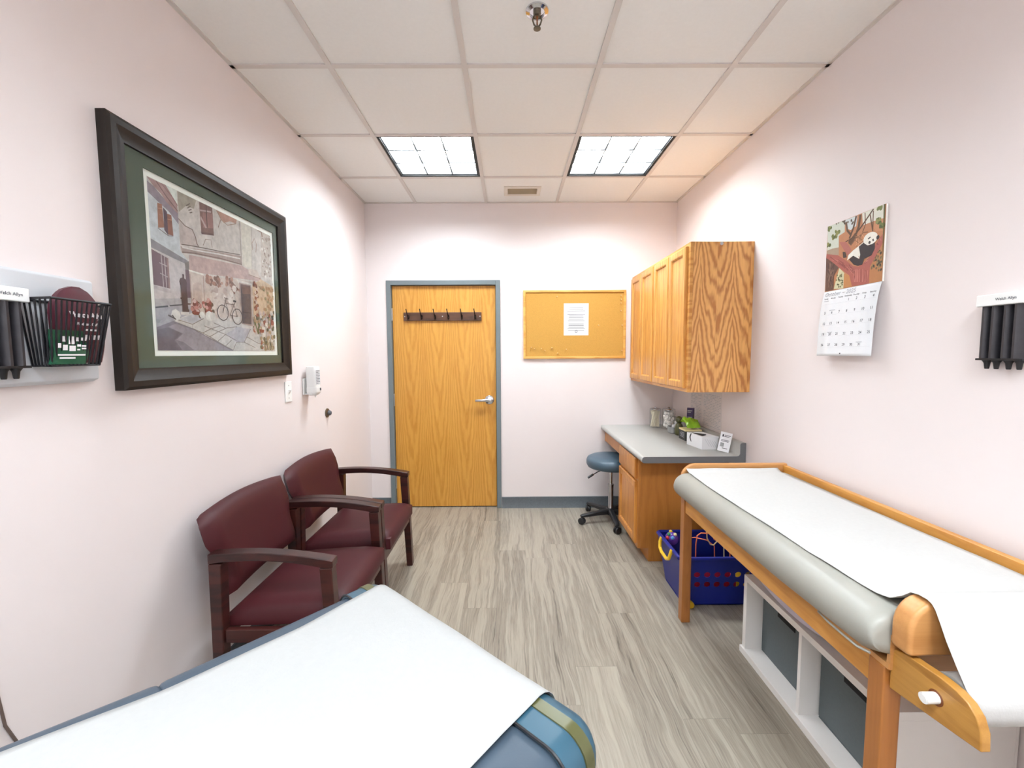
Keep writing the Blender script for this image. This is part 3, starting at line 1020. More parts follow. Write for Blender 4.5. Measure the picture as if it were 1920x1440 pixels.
dot 180 140 110 12 | 971 444
dot 196 160 130 12 | 952 401
dot 196 160 130 12 | 882 526
dot 150 140 110 12 | 899 355
dot 196 160 130 12 | 1007 586
dot 180 140 110 12 | 994 471
dot 196 160 130 12 | 989 471
dot 196 160 130 12 | 978 546
dot 196 160 130 12 | 942 371
dot 180 140 110 12 | 933 441
dot 150 140 110 12 | 990 471
dot 150 140 110 12 | 977 391
dot 196 160 130 12 | 968 522
dot 180 140 110 12 | 953 468
dot 180 140 110 12 | 935 483
dot 196 160 130 12 | 925 535
dot 196 160 130 12 | 860 529
dot 180 140 110 12 | 948 537
dot 180 140 110 12 | 928 384
dot 180 140 110 12 | 884 354
dot 196 160 130 12 | 858 437
dot 196 160 130 12 | 995 463
dot 150 140 110 12 | 927 422
dot 150 140 110 12 | 900 446
dot 150 140 110 12 | 956 411
dot 180 140 110 12 | 876 534
dot 180 140 110 12 | 952 364
dot 180 140 110 12 | 998 535
dot 150 140 110 12 | 931 498
dot 150 140 110 12 | 888 519
area 150 78 60 0 | 812 183, 870 181, 859 154, 819 155
line 110 120 84 12 | 797 151, 768 237
line 110 120 84 10 | 797 151, 819 229
"""
ART_CALENDAR = """
area 206 212 198 0 | -15 1005, 325 998, 336 824, 226 797, 237 628, 8 635
area 206 214 214 0 | 325 998, 547 994, 534 851, 443 822, 357 866
area 222 222 208 0 | 625 996, 975 1001, 977 821, 837 830, 647 826
area 200 140 100 0 | 837 830, 977 821, 983 657, 867 681, 822 738
area 170 150 128 0 | 8 635, 108 641, 237 628, 245 509, 5 575
dot 140 140 82 27 | 10 980
dot 88 96 50 17 | 31 931
dot 112 122 62 16 | 14 978
dot 112 122 62 23 | -21 963
dot 112 122 62 24 | 28 974
dot 88 96 50 21 | 65 964
dot 112 122 62 19 | -14 984
dot 140 140 82 23 | 37 970
dot 88 96 50 24 | 9 955
dot 112 122 62 23 | 33 951
dot 88 96 50 21 | 119 813
dot 140 140 82 20 | 112 835
dot 112 122 62 17 | 117 818
dot 140 140 82 25 | 118 793
dot 112 122 62 22 | 104 829
dot 140 140 82 21 | 177 822
dot 88 96 50 23 | 170 812
dot 88 96 50 20 | 136 797
dot 112 122 62 26 | 177 802
dot 88 96 50 17 | 156 816
dot 88 96 50 28 | 226 857
dot 140 140 82 27 | 185 836
dot 140 140 82 18 | 161 886
dot 140 140 82 18 | 174 866
dot 140 140 82 17 | 193 853
dot 112 122 62 26 | 229 856
dot 140 140 82 28 | 213 855
dot 112 122 62 18 | 167 876
dot 112 122 62 16 | 226 861
dot 140 140 82 16 | 190 863
dot 88 96 50 20 | 2 699
dot 88 96 50 24 | 60 705
dot 88 96 50 26 | 26 716
dot 112 122 62 22 | 27 727
dot 112 122 62 21 | 0 713
dot 112 122 62 16 | 2 738
dot 140 140 82 23 | -5 734
dot 140 140 82 18 | 13 722
dot 140 140 82 22 | 0 719
dot 140 140 82 22 | 18 731
dot 88 96 50 20 | 882 976
dot 112 122 62 22 | 878 972
dot 140 140 82 18 | 899 1004
dot 88 96 50 20 | 907 999
dot 140 140 82 22 | 926 981
dot 112 122 62 22 | 917 985
dot 112 122 62 23 | 919 966
dot 112 122 62 26 | 921 966
dot 112 122 62 18 | 898 975
dot 112 122 62 25 | 895 999
dot 88 96 50 27 | 896 793
dot 140 140 82 27 | 888 827
dot 112 122 62 22 | 887 816
dot 88 96 50 26 | 898 805
dot 88 96 50 17 | 911 789
dot 88 96 50 25 | 896 826
dot 88 96 50 20 | 922 784
dot 140 140 82 22 | 915 824
dot 112 122 62 18 | 871 835
dot 140 140 82 26 | 874 805
dot 140 140 82 24 | 943 735
dot 112 122 62 16 | 975 718
dot 112 122 62 22 | 983 728
dot 112 122 62 26 | 932 751
dot 140 140 82 22 | 971 736
dot 88 96 50 21 | 928 724
dot 140 140 82 27 | 966 717
dot 88 96 50 21 | 982 725
dot 88 96 50 18 | 955 717
dot 112 122 62 23 | 972 743
dot 92 80 66 14 | 209 1000
dot 92 80 66 14 | 200 1035
dot 92 80 66 14 | 385 951
dot 92 80 66 14 | 322 956
dot 92 80 66 14 | 446 959
dot 92 80 66 14 | 224 1029
dot 92 80 66 14 | 194 1014
dot 92 80 66 14 | 172 995
dot 92 80 66 14 | 182 1025
dot 92 80 66 14 | 476 919
dot 92 80 66 14 | 227 1014
dot 92 80 66 14 | 330 952
dot 92 80 66 14 | 328 984
dot 92 80 66 14 | 335 946
dot 92 80 66 14 | 463 905
dot 92 80 66 14 | 449 949
dot 92 80 66 14 | 309 981
dot 92 80 66 14 | 291 992
line 100 74 52 30 | 351 963, 384 830, 448 755
line 96 70 50 30 | 530 991, 489 837, 427 704
line 100 74 52 36 | 598 987, 580 828, 541 738
line 90 66 46 24 | 808 998, 626 814, 529 741, 418 659
line 110 80 56 16 | 757 944, 815 696
line 110 80 56 14 | 674 989, 690 822, 653 734
line 110 80 56 14 | 807 972, 813 723
line 100 72 50 60 | 541 738, 432 627
line 120 86 62 20 | 654 706, 545 681, 457 601
line 84 58 44 14 | 357 675, 497 703
line 140 96 64 16 | 592 641, 653 724, 740 709
line 150 104 70 10 | 619 697, 590 595
line 150 104 70 10 | 762 618, 609 581
line 150 104 70 10 | 767 655, 771 529
line 216 160 118 10 | 546 675, 571 557
line 216 160 118 10 | 593 705, 598 549
line 150 104 70 10 | 595 681, 704 547
line 216 160 118 10 | 641 704, 782 498
line 150 104 70 10 | 521 718, 758 548
line 150 104 70 10 | 731 608, 699 508
line 216 160 118 10 | 543 652, 668 533
line 150 104 70 10 | 580 653, 560 546
line 216 160 118 10 | 762 619, 729 562
line 150 104 70 10 | 519 664, 634 568
line 216 160 118 10 | 756 653, 542 578
area 182 112 100 0 | 245 704, 370 672, 473 541, 419 459, 313 599
area 70 56 50 0 | 317 541, 367 529, 396 445, 335 449
area 208 204 166 0 | 269 318, 374 219, 364 3, 180 22
area 196 136 84 0 | 362 222, 461 174, 518 13, 363 8
area 186 128 84 0 | 792 239, 978 503, 1006 -5, 796 4
dot 120 100 70 14 | 972 149
dot 70 62 50 14 | 822 384
dot 70 62 50 14 | 918 275
dot 120 100 70 14 | 865 295
dot 120 100 70 14 | 867 214
dot 70 62 50 14 | 816 434
dot 120 100 70 14 | 895 355
dot 150 130 90 14 | 841 215
dot 150 130 90 14 | 922 270
dot 150 130 90 14 | 966 323
dot 120 100 70 14 | 968 313
dot 120 100 70 14 | 880 332
dot 90 84 60 14 | 940 405
dot 70 62 50 14 | 879 409
dot 150 130 90 14 | 957 230
dot 70 62 50 14 | 916 233
dot 90 84 60 14 | 885 381
dot 150 130 90 14 | 817 341
dot 70 62 50 14 | 970 259
dot 120 100 70 14 | 831 200
dot 120 100 70 14 | 866 426
dot 150 130 90 14 | 828 362
dot 120 100 70 14 | 863 222
dot 90 84 60 14 | 853 406
dot 150 130 90 14 | 909 313
dot 70 62 50 14 | 862 366
dot 120 100 70 14 | 925 225
dot 150 130 90 14 | 941 220
dot 150 130 90 14 | 846 239
dot 120 100 70 14 | 832 212
dot 150 130 90 14 | 938 197
dot 120 100 70 14 | 964 207
dot 90 84 60 14 | 949 254
dot 120 100 70 14 | 824 426
dot 70 62 50 14 | 965 305
dot 150 130 90 14 | 908 251
dot 120 100 70 14 | 887 421
dot 90 84 60 14 | 935 278
dot 90 84 60 14 | 914 398
dot 150 130 90 14 | 851 411
dot 70 62 50 14 | 860 227
dot 120 100 70 14 | 942 153
dot 150 130 90 14 | 943 388
dot 70 62 50 14 | 940 248
dot 120 100 70 14 | 825 397
dot 70 62 50 14 | 924 231
dot 120 100 70 14 | 813 423
dot 70 62 50 14 | 962 378
dot 120 100 70 14 | 921 337
dot 70 62 50 14 | 891 298
dot 90 84 60 14 | 973 258
dot 70 62 50 14 | 977 156
dot 90 84 60 14 | 857 409
dot 150 130 90 14 | 970 301
dot 120 100 70 14 | 824 413
dot 70 62 50 14 | 960 370
dot 70 62 50 14 | 960 221
dot 120 100 70 14 | 903 187
dot 150 130 90 14 | 814 438
dot 150 130 90 14 | 923 307
dot 120 120 80 12 | 262 147
dot 120 120 80 12 | 317 211
dot 90 90 60 12 | 318 187
dot 120 120 80 12 | 310 36
dot 90 90 60 12 | 235 213
dot 90 90 60 12 | 346 91
dot 90 90 60 12 | 338 60
dot 120 120 80 12 | 239 215
dot 90 90 60 12 | 290 187
dot 90 90 60 12 | 264 159
dot 90 90 60 12 | 314 128
dot 120 120 80 12 | 321 87
dot 120 120 80 12 | 300 204
dot 90 90 60 12 | 272 71
dot 90 90 60 12 | 279 39
dot 120 120 80 12 | 228 145
dot 90 90 60 12 | 250 77
dot 90 90 60 12 | 259 175
dot 90 90 60 12 | 282 140
dot 120 120 80 12 | 290 201
dot 90 90 60 12 | 282 128
dot 90 90 60 12 | 344 118
area 104 76 66 0 | -5 526, 107 451, 256 330, 174 218, 174 8, 14 11
line 134 104 90 10 | 103 423, 64 154
line 78 56 50 10 | 53 431, 111 73
line 78 56 50 10 | 83 326, 64 218
line 134 104 90 10 | 99 357, 86 121
line 134 104 90 10 | 37 304, 88 130
line 78 56 50 10 | 175 287, 132 261
line 134 104 90 10 | 90 321, 138 50
line 78 56 50 10 | 15 411, 149 80
line 78 56 50 10 | 170 408, 51 246
line 134 104 90 10 | 171 313, 118 99
line 78 56 50 10 | 34 329, 39 255
line 134 104 90 10 | 119 407, 55 224
line 78 56 50 10 | 125 444, 52 163
line 134 104 90 10 | 77 433, 102 269
line 78 56 50 10 | 174 401, 84 88
line 134 104 90 10 | 91 427, 78 62
line 78 56 50 10 | 22 450, 142 121
line 134 104 90 10 | 61 346, 140 214
line 134 104 90 10 | 132 322, 82 187
line 134 104 90 10 | 149 314, 95 227
area 172 98 88 0 | 4 585, 232 512, 374 412, 523 294, 616 266, 764 335, 878 512, 971 617, 983 502, 869 329, 803 228, 802 -1, 518 11, 461 174, 242 343, 107 451, -3 526
line 140 74 68 8 | 467 269, 564 212
line 140 74 68 8 | 264 384, 379 332
line 140 74 68 8 | 460 283, 561 163
line 150 84 76 8 | 269 429, 388 304
line 196 124 112 8 | 446 317, 551 164
line 196 124 112 8 | 126 466, 253 427
line 150 84 76 8 | 258 380, 375 302
line 196 124 112 8 | 476 292, 574 205
line 150 84 76 8 | 453 297, 553 211
line 140 74 68 8 | 371 309, 477 254
line 196 124 112 8 | 110 504, 241 423
line 196 124 112 8 | 461 286, 562 172
line 140 74 68 8 | 228 400, 347 344
line 140 74 68 8 | 83 525, 218 424
line 140 74 68 8 | 254 416, 375 290
line 140 74 68 8 | 75 526, 211 423
line 140 74 68 8 | 235 449, 355 366
line 140 74 68 8 | 445 319, 546 234
line 140 74 68 8 | 319 385, 435 244
line 140 74 68 8 | 326 350, 438 262
line 140 74 68 8 | 446 331, 551 180
line 150 84 76 8 | 447 269, 545 235
line 196 124 112 8 | 409 321, 516 189
line 140 74 68 8 | 461 271, 562 161
line 196 124 112 8 | 407 293, 508 251
line 150 84 76 8 | 399 338, 506 215
line 200 128 116 8 | 556 238, 559 63
line 200 128 116 8 | 612 220, 617 53
line 140 74 68 8 | 557 248, 548 64
line 140 74 68 8 | 660 224, 668 44
line 200 128 116 8 | 543 243, 535 67
line 140 74 68 8 | 543 216, 574 60
line 200 128 116 8 | 562 234, 578 59
line 200 128 116 8 | 693 194, 694 40
line 140 74 68 8 | 590 230, 612 54
line 200 128 116 8 | 568 241, 567 61
line 200 128 116 8 | 590 231, 597 56
line 200 128 116 8 | 772 184, 765 28
line 200 128 116 8 | 637 230, 648 47
line 140 74 68 8 | 730 182, 719 35
line 200 128 116 8 | 593 241, 609 54
line 200 128 116 8 | 732 181, 736 33
line 140 74 68 8 | 741 191, 763 28
line 200 128 116 8 | 689 220, 705 38
line 196 124 112 8 | 849 465, 878 445
line 140 74 68 8 | 713 287, 754 303
line 196 124 112 8 | 738 319, 777 329
line 196 124 112 8 | 934 575, 956 535
line 196 124 112 8 | 844 458, 874 441
line 140 74 68 8 | 893 522, 919 492
line 140 74 68 8 | 800 401, 834 395
line 140 74 68 8 | 748 333, 786 340
line 196 124 112 8 | 723 300, 763 313
line 140 74 68 8 | 888 516, 915 487
area 236 233 222 0 | 409 399, 430 471, 509 518, 609 558, 683 594, 668 493, 632 373, 491 433
area 52 44 46 0 | 604 546, 679 581, 763 523, 861 538, 866 453, 820 376, 704 355, 676 281, 604 280, 534 309, 443 406, 514 442, 621 371, 634 428
area 236 233 222 0 | 902 601, 894 574, 873 551, 843 534, 806 527, 766 529, 729 541, 699 562, 681 589, 675 618, 684 647, 706 671, 738 687, 776 693, 816 690, 851 677, 880 656, 897 630
area 236 233 222 0 | 683 598, 725 623, 826 525, 741 529
dot 52 44 46 24 | 903 593
line 52 44 46 18 | 752 611, 788 628
line 52 44 46 20 | 826 591, 839 562
dot 52 44 46 18 | 777 558
line 120 100 90 8 | 761 551, 793 547
line 196 140 110 6 | 607 416, 625 384
area 96 92 40 0 | 965 1008, 987 1003, 1011 -5, 1001 -5
"""

# ================================================================== left wall
def LW(h): return XL + h
# framed watercolour
t = thing('framed_picture', 'large dark framed watercolour of an old street with a bicycle on the left wall', 'picture', (XL, 1.86, 1.28))
y0, y1, z0, z1 = 1.347, 2.385, 1.288, 2.148
prof = [(0, 0), (0, .030), (.010, .036), (.028, .036), (.040, .030), (.062, .022), (.068, .022), (.068, .014), (.070, 0)]  # (inward, out)
b = MB()
rings = []
for (yy, zz, sy, sz) in ((y0, z0, 1, 1), (y1, z0, -1, 1), (y1, z1, -1, -1), (y0, z1, 1, -1)):
    rings.append([V(LW(h), yy+sy*i, zz+sz*i) for i, h in prof])
b.rings(rings+[rings[0]], False, False); b.build('frame', 'frame_wood', t, sharp=25)
m = MB(); a, c, e, g_ = y0+.066, y1-.066, z0+.066, z1-.066; p0, p1, q0, q1 = 1.513, 2.268, 1.417, 2.017
pb = .020
for q in ((a, c, e, q0-pb), (a, c, q1+pb, g_), (a, p0-pb, q0-pb, q1+pb), (p1+pb, c, q0-pb, q1+pb)): m.box(LW(.004), LW(.012), *q)
m.build('mat_board', 'mat_green', t)
m = MB(); m.box(LW(.001), LW(.006), p0-pb-.004, p1+pb+.004, q0-pb-.004, q1+pb+.004); pr = m.build('print', 'print_white', t)
m = MB(); m.ink = (208, 196, 190); PX = LW(.0062)
m.add([V(PX, p0, q0), V(PX, p1, q0), V(PX, p1, q1), V(PX, p0, q1)], [(0, 1, 2, 3)])
outline(ART_PAINTING, m, lambda u, v, h: V(PX+h, p0+u*(p1-p0), q0+v*(q1-q0)), 6e-6)
m.build('street_scene', 'watercolour', pr, smooth=False, recalc=False)
m = MB(); m.box(LW(.0145), LW(.0165), y0+.066, y1-.066, z0+.066, z1-.066); m.build('glass', 'pane', t)

# grey mounting board, dispenser, wire basket
t = thing('wall_board', 'light grey mounting board behind the wire basket on the left wall', 'board', (XL, 1.0, 1.33))
b = MB(); b.prism([(LW(0), 1.335), (LW(.010), 1.322), (LW(.030), 1.332), (LW(.030), 1.612), (LW(.024), 1.618), (LW(0), 1.618)], 'y', .60, 1.268)
b.build('panel', 'grey_board', t, bevel=.003)

def dispenser(label, loc, sx, sy, grp='wall dispensers of black specula'):
    """loc: wall point at the bottom centre; sx: direction out of the wall; sy: reading direction along y"""
    L0 = Vector(loc); t = thing('specula_dispenser', label, 'dispenser', loc, grp)
    P = lambda a, h, z: L0 + V(sx*h, sy*a, z)
    def bx(b, a0, a1, h0, h1, z0, z1): return b.box(a0, a1, h0, h1, z0, z1, lambda q: P(q.x, q.y, q.z))
    b = MB(); bx(b, -.050, .050, 0, .012, .030, .215); b.build('back_plate', 'tube_gap', t, bevel=.002)
    b = MB(); bx(b, -.060, .060, 0, .046, .186, .220); hd = b.build('head', 'white_plastic', t, bevel=.003)
    b = MB(); b.text('Welch Allyn', .0105, lambda x, y: P(x+.018, .0466, .203+y), weight=.02); b.build('lettering', 'ink', hd, smooth=False)
    for a in (-.042, -.017, .014, .040):
        b = MB(); b.rings([[P(a+.0125*math.cos(q*math.pi/7), .012+.030*max(0, math.sin(q*math.pi/7))*1.0, z) for q in range(8)] for z in (.032, .186)]); tb = b.build('tube', 'tube', t)
        b = MB(); b.lathe([(.0125, .032), (.0125, .026), (.0075, .018), (.0055, .002), (.0045, 0)], P(a, .018, 0), 'z', 12); b.build('nozzle', 'black_plastic', tb)
    b = MB(); bx(b, -.060, .060, .004, .036, .026, .032); b.build('bottom_rail', 'black_plastic', t, bevel=.001)
    b = MB(); b.lathe([(.001, .014), (.004, .014), (.004, .012), (.004, .012)], P(-.0015, 0, .115), 'x' , 10, 1, 1) if sx > 0 else b.lathe([(.004, -.014), (.004, -.012), (.001, -.012)], P(-.0015, 0, .115), 'x', 10)
    b.build('screw', 'steel', t)
    return t
dispenser('black tubed specula dispenser on the grey board left of the wire basket', (LW(.030), 1.000, 1.344), 1, 1)
dispenser('black tubed specula dispenser alone on the right wall past the calendar', (XR, 1.232, 1.346), -1, -1)

t = thing('wire_basket', 'black wire basket on the grey board holding packets', 'basket', (LW(.030), 1.15, 1.372))
zt, zb = 1.542, 1.374
top = [V(LW(.034), 1.070, zt), V(LW(.134), 1.052, zt), V(LW(.134), 1.208, zt), V(LW(.034), 1.262, zt)]
bot = [V(LW(.034), 1.090, zb), V(LW(.094), 1.080, zb), V(LW(.094), 1.205, zb), V(LW(.034), 1.240, zb)]
lerp = lambda a, b_, t_: a+(b_-a)*t_
b = MB(); b.tube(top, .0032, 8, closed=True); b.build('rim', 'black_metal', t)
b = MB(); b.tube(bot, .0024, 8, closed=True)
for k in range(1, 6): b.tube([lerp(bot[0], bot[1], k/6), lerp(bot[3], bot[2], k/6)], .0018, 6)
b.build('base_wires', 'black_metal', t)
b = MB(); 
for i, j, n in ((0, 1, 6), (1, 2, 12), (2, 3, 7), (3, 0, 4)):
    for k in range(n): b.tube([lerp(top[i], top[j], k/n), lerp(bot[i], bot[j], k/n)], .0022, 6)
b.build('upright_wires', 'black_metal', t)
# packets in the basket
def pouch(name, label, cat, mat, c, wy, dx, h, tilt, round_top, lines, mi, marks=()):
    t = thing(name, label, cat, c); c = Vector(c); b = MB(); n = 22; rings = []
    for k in range(n+1):
        v = k/n; pin = 1 if v < .6 else math.sqrt(max(0.02, 1-((v-.6)/.4)**2*round_top)); th = dx*(.55+.45*math.sin(math.pi*min(1, v*1.1)))
        rings.append([c+V(th*.5*q + tilt*v, wy*.5*pin*p + .006*math.sin(v*5), h*v) for p, q in ((1, -.6), (1, .6), (.5, 1), (-.5, 1), (-1, .6), (-1, -.6), (-.5, -1), (.5, -1))])
    b.rings(rings); p = b.build('packet', mat, t, sharp=50)
    if lines:
        b = MB()
        for body, sz, py, pz, wt in lines: b.text(body, sz, lambda x, y: c+V(dx*.5+.0015+tilt*(pz+y)/h, py+x, pz+y), 'LEFT', wt)
        b.build('lettering', 'white_ink', p, smooth=False)
    if marks:
        b = MB(); K = lambda y, z: c+V(dx*.5+.0015+tilt*z/h, y, z)
        for y, z, a, d in marks: b.add([K(y, z), K(y+a, z), K(y+a, z+d), K(y, z+d)], [(0, 1, 2, 3)])
        b.build('printed_marks', 'white_ink', p, smooth=False)
    return t
pouch('cuff_packet', 'maroon packet with white lettering in the wire basket', 'packet', 'maroon', (LW(.062), 1.175, 1.380), .130, .034, .205, .012, .97,
      [('Welch Allyn', .0190, -.036, .130, .05), ('FlexiPort Cuff', .0105, -.018, .106, .03)], 0, [(.002, .088, .040, .005), (.004, .064, .013, .013), (.022, .064, .013, .013), (.040, .064, .011, .013)])
pouch('wipes_packet', 'green packet with white print at the front of the wire basket', 'packet', 'pack_green', (LW(.094), 1.118, 1.378), .088, .018, .088, .008, .1,
      [], 0, [(-.026, .058, .014, .014), (-.008, .052, .015, .020), (.010, .060, .012, .010), (.024, .062, .014, .008), (-.034, .042, .008, .012), (-.022, .036, .012, .014), (-.006, .034, .016, .014),
              (.014, .046, .010, .006), (.026, .046, .012, .004), (.026, .039, .012, .004), (.014, .036, .008, .004), (-.034, .022, .070, .004), (-.030, .014, .040, .004)])
t = thing('hanging_cord', 'thin brown cord on the left wall at the edge of the photo', 'cord', (XL, .985, .1))
b = MB(); b.tube([(LW(.004), .950, 1.325), (LW(.006), .962, .9), (LW(.005), .972, .64), (LW(.004), .988, .49), (LW(.005), 1.03, .36), (LW(.004), 1.12, .22), (LW(.004), 1.16, .11)], .0032, 8); b.build('cord', 'cord_brown', t)

# light switch, sanitizer, door stop
t = thing('light_switch', 'white light switch plate below the right end of the framed picture', 'switch', (XL, 2.388, 1.132))
b = MB(); b.box(LW(0), LW(.006), 2.353, 2.423, 1.132, 1.248); b.build('plate', 'white_plastic', t, bevel=.003)
b = MB(); b.prism([(LW(.005), 1.178), (LW(.009), 1.182), (LW(.017), 1.200), (LW(.014), 1.204), (LW(.005), 1.202)], 'y', 2.382, 2.394); b.build('toggle', 'white_plastic', t)
for z in (1.155, 1.225):
    b = MB(); b.lathe([(.0035, .006), (.003, .0072), (.001, .0072)], V(XL, 2.388, z), 'x', 10); b.build('screw', 'steel', t)
t = thing('sanitizer_dispenser', 'white hand sanitizer bottle in a wall bracket beside the light switch', 'dispenser', (XL, 2.60, 1.14))
b = MB(); b.box(LW(0), LW(.010), 2.555, 2.640, 1.155, 1.255); b.box(LW(.008), LW(.050), 2.565, 2.632, 1.155, 1.163); b.build('bracket', 'white_plastic', t, bevel=.004)
b = MB(); b.rings([[V(LW(.046)+p*s_, 2.600+q*s_, z) for p, q in rrect(.030, .036, .014, 4)] for z, s_ in ((1.200, .96), (1.206, 1), (1.318, 1), (1.326, .92))]); bt = b.build('bottle', 'white_plastic', t)
b = MB(); b.box(LW(.0765), LW(.0772), 2.572, 2.628, 1.215, 1.305)
lb = b.build('label', 'grey_board', bt)
b = MB()
for k in range(9):
    z = 1.298-k*.0095; b.box(LW(.0773), LW(.0776), 2.576, 2.576+(.046, .030, .044, .048, .036, .047, .042, .048, .028)[k], z, z+.003)
b.build('print_lines', 'ink', lb, smooth=False)
b = MB(); b.rings([[V(LW(.048)+p*s_, 2.600+q*s_, z) for p, q in rrect(.032, .038, .012, 4)] for z, s_ in ((1.150, .55), (1.162, .9), (1.172, 1), (1.200, 1))]); b.build('pump_housing', 'white_plastic', t)
b = MB(); b.tube([(LW(.058), 2.600, 1.155), (LW(.058), 2.600, 1.138)], .005, 10); b.build('nozzle', 'white_plastic', t)
b = MB(); b.box(LW(.080), LW(.0815), 2.612, 2.628, 1.178, 1.194); b.build('button', 'ink', t)
t = thing('door_stop', 'small metal wall bumper door stop on the left wall above the chairs', 'door stop', (XL, 2.885, 1.0))
b = MB(); b.lathe([(.032, 0), (.031, .006), (.024, .011), (.018, .012)], V(XL, 2.885, 1.0), 'x', 24); b.build('rose', 'brass_dark', t)
b = MB(); b.lathe([(.017, .010), (.017, .022), (.012, .028), (.002, .029)], V(XL, 2.885, 1.0), 'x', 20); b.build('bumper', 'ink', t)

# ================================================================== back wall
t = thing('hook_rail', 'dark wooden rail of six coat hooks on the door', 'coat rack', (-.593, YB+.022, 1.69))
yd = YB+.022
b = MB(); b.box(-.936, -.250, yd-.018, yd, 1.690, 1.764); b.build('board', 'walnut', t, bevel=.003)
for k in range(6):
    x = -.893+k*.1178; q = yd-.018; b = MB()
    b.prism([(x-.009, 1.705), (x+.009, 1.705), (x+.010, 1.735), (x, 1.745), (x-.010, 1.735)], 'y', q-.003, q)
    b.tube([(x, q-.003, 1.722), (x, q-.028, 1.722), (x, q-.044, 1.738), (x-.004, q-.050, 1.765), (x-.008, q-.052, 1.790)], [.005, .005, .0045, .004, .0045], 8)
    b.tube([(x, q-.003, 1.716), (x, q-.018, 1.700), (x+.002, q-.034, 1.699), (x+.006, q-.042, 1.712)], [.005, .0045, .004, .0045], 8)
    b.build('hook', 'bronze', t)
for x in (-.925, -.593, -.262):
    b = MB(); b.lathe([(.005, -.0195), (.005, -.018), (.005, -.017)], V(x, yd, 1.728), 'y', 10); b.build('screw', 'steel', t)

t = thing('cork_board', 'wood framed cork notice board on the wall beside the door', 'notice board', (.571, YB, 1.35))
x0, x1, z0, z1 = .120, 1.022, 1.350, 1.949; b = MB(); rings = []
for xx, zz, sx_, sz_ in ((x0, z0, 1, 1), (x1, z0, -1, 1), (x1, z1, -1, -1), (x0, z1, 1, -1)):
    rings.append([V(xx+sx_*i, YB-h, zz+sz_*i) for i, h in ((0, 0), (0, .018), (.004, .020), (.017, .020), (.020, .017), (.021, .006))])
b.rings(rings+[rings[0]], False, False); b.build('frame', 'cork_frame', t, sharp=25)
b = MB(); b.box(x0+.018, x1-.018, YB-.009, YB-.001, z0+.018, z1-.018); b.build('cork_panel', 'cork', t)
CF = YB-.009
def notice(name, label, cat, x0, x1, z0, z1, group=None):
    t = thing(name, label, cat, ((x0+x1)/2, CF, z0)); b = MB(); b.box(x0, x1, CF-.0012, CF, z0, z1); s_ = b.build('sheet', 'page', t); return t, s_
t, s_ = notice('notice_paper', 'white printed letter pinned on the cork board', 'paper', .476, .694, 1.556, 1.835)
b = MB(); random.seed(2); P = lambda x, y: V(.585+x, CF-.0016, 1.695+y)
for k in range(15):
    if k in (3, 9): continue
    hw_ = .080-.02*random.random(); z = .100-k*.0142
    b.add([P(-hw_, z), P(hw_, z), P(hw_, z+.004), P(-hw_, z+.004)], [(0, 1, 2, 3)])
b.build('print_lines', 'ink', s_, smooth=False)
b = MB(); b.tube([V(.585+.009*math.cos(a*math.pi/8), CF-.0016, 1.590+.011*math.sin(a*math.pi/8)) for a in range(16)], .0028, 6, closed=True); b.build('emblem', 'ink', s_)
def pin(px, py): return .120 + (px-165)/8/192*.902*8/8, 0
def cork_xy(cx, cy): return .120+(cx-170)/(1710-170)*.902, 1.949-(cy-195)/(1225-195)*.599
PINS = [((672, 292), 'pale wooden push pin alone near the top left of the cork'),
        ((1630, 278), 'topmost pale push pin by the right edge of the cork'), ((1632, 338), 'second pale push pin down the right edge of the cork'),
        ((1632, 390), 'third pale push pin down the right edge of the cork'), ((1633, 505), 'fourth pale push pin down the right edge of the cork'),
        ((1653, 722), 'pale push pin halfway down the right edge of the cork'), ((1653, 1105), 'lowest pale push pin by the bottom right corner of the cork'),
        ((1298, 722), 'pale push pin alone on bare cork right of the white letter'),
        ((290, 1052), 'first pale push pin from the left along the cork bottom'), ((335, 1072), 'second pale push pin from the left along the cork bottom'),
        ((437, 1070), 'third pale push pin from the left along the cork bottom'), ((492, 1100), 'fourth pale push pin from the left along the cork bottom'),
        ((597, 1060), 'fifth pale push pin from the left along the cork bottom'), ((685, 1140), 'lowest pale push pin on the cork, below the letter'),
        ((815, 1082), 'pale push pin below the left edge of the white letter')]
first = None
for (cx, cy), lab in PINS:
    x, z = cork_xy(cx, cy)
    if first is None:
        p = thing('push_pin', lab, 'push pin', (x, CF, z), 'push pins on the cork board')
        b = MB(); c = V(x, CF, z); b.lathe([(.0035, -.0005), (.0035, -.006), (.0048, -.009), (.0052, -.013), (.0035, -.016), (.001, -.0165)], c, 'y', 12); b.build('head', 'pin', p); 
        b = MB(); b.lathe([(.0008, .004), (.0008, -.002)], c, 'y', 6); b.build('needle', 'steel', p); first = p
    else: dup(first, (x, CF, z), lab)

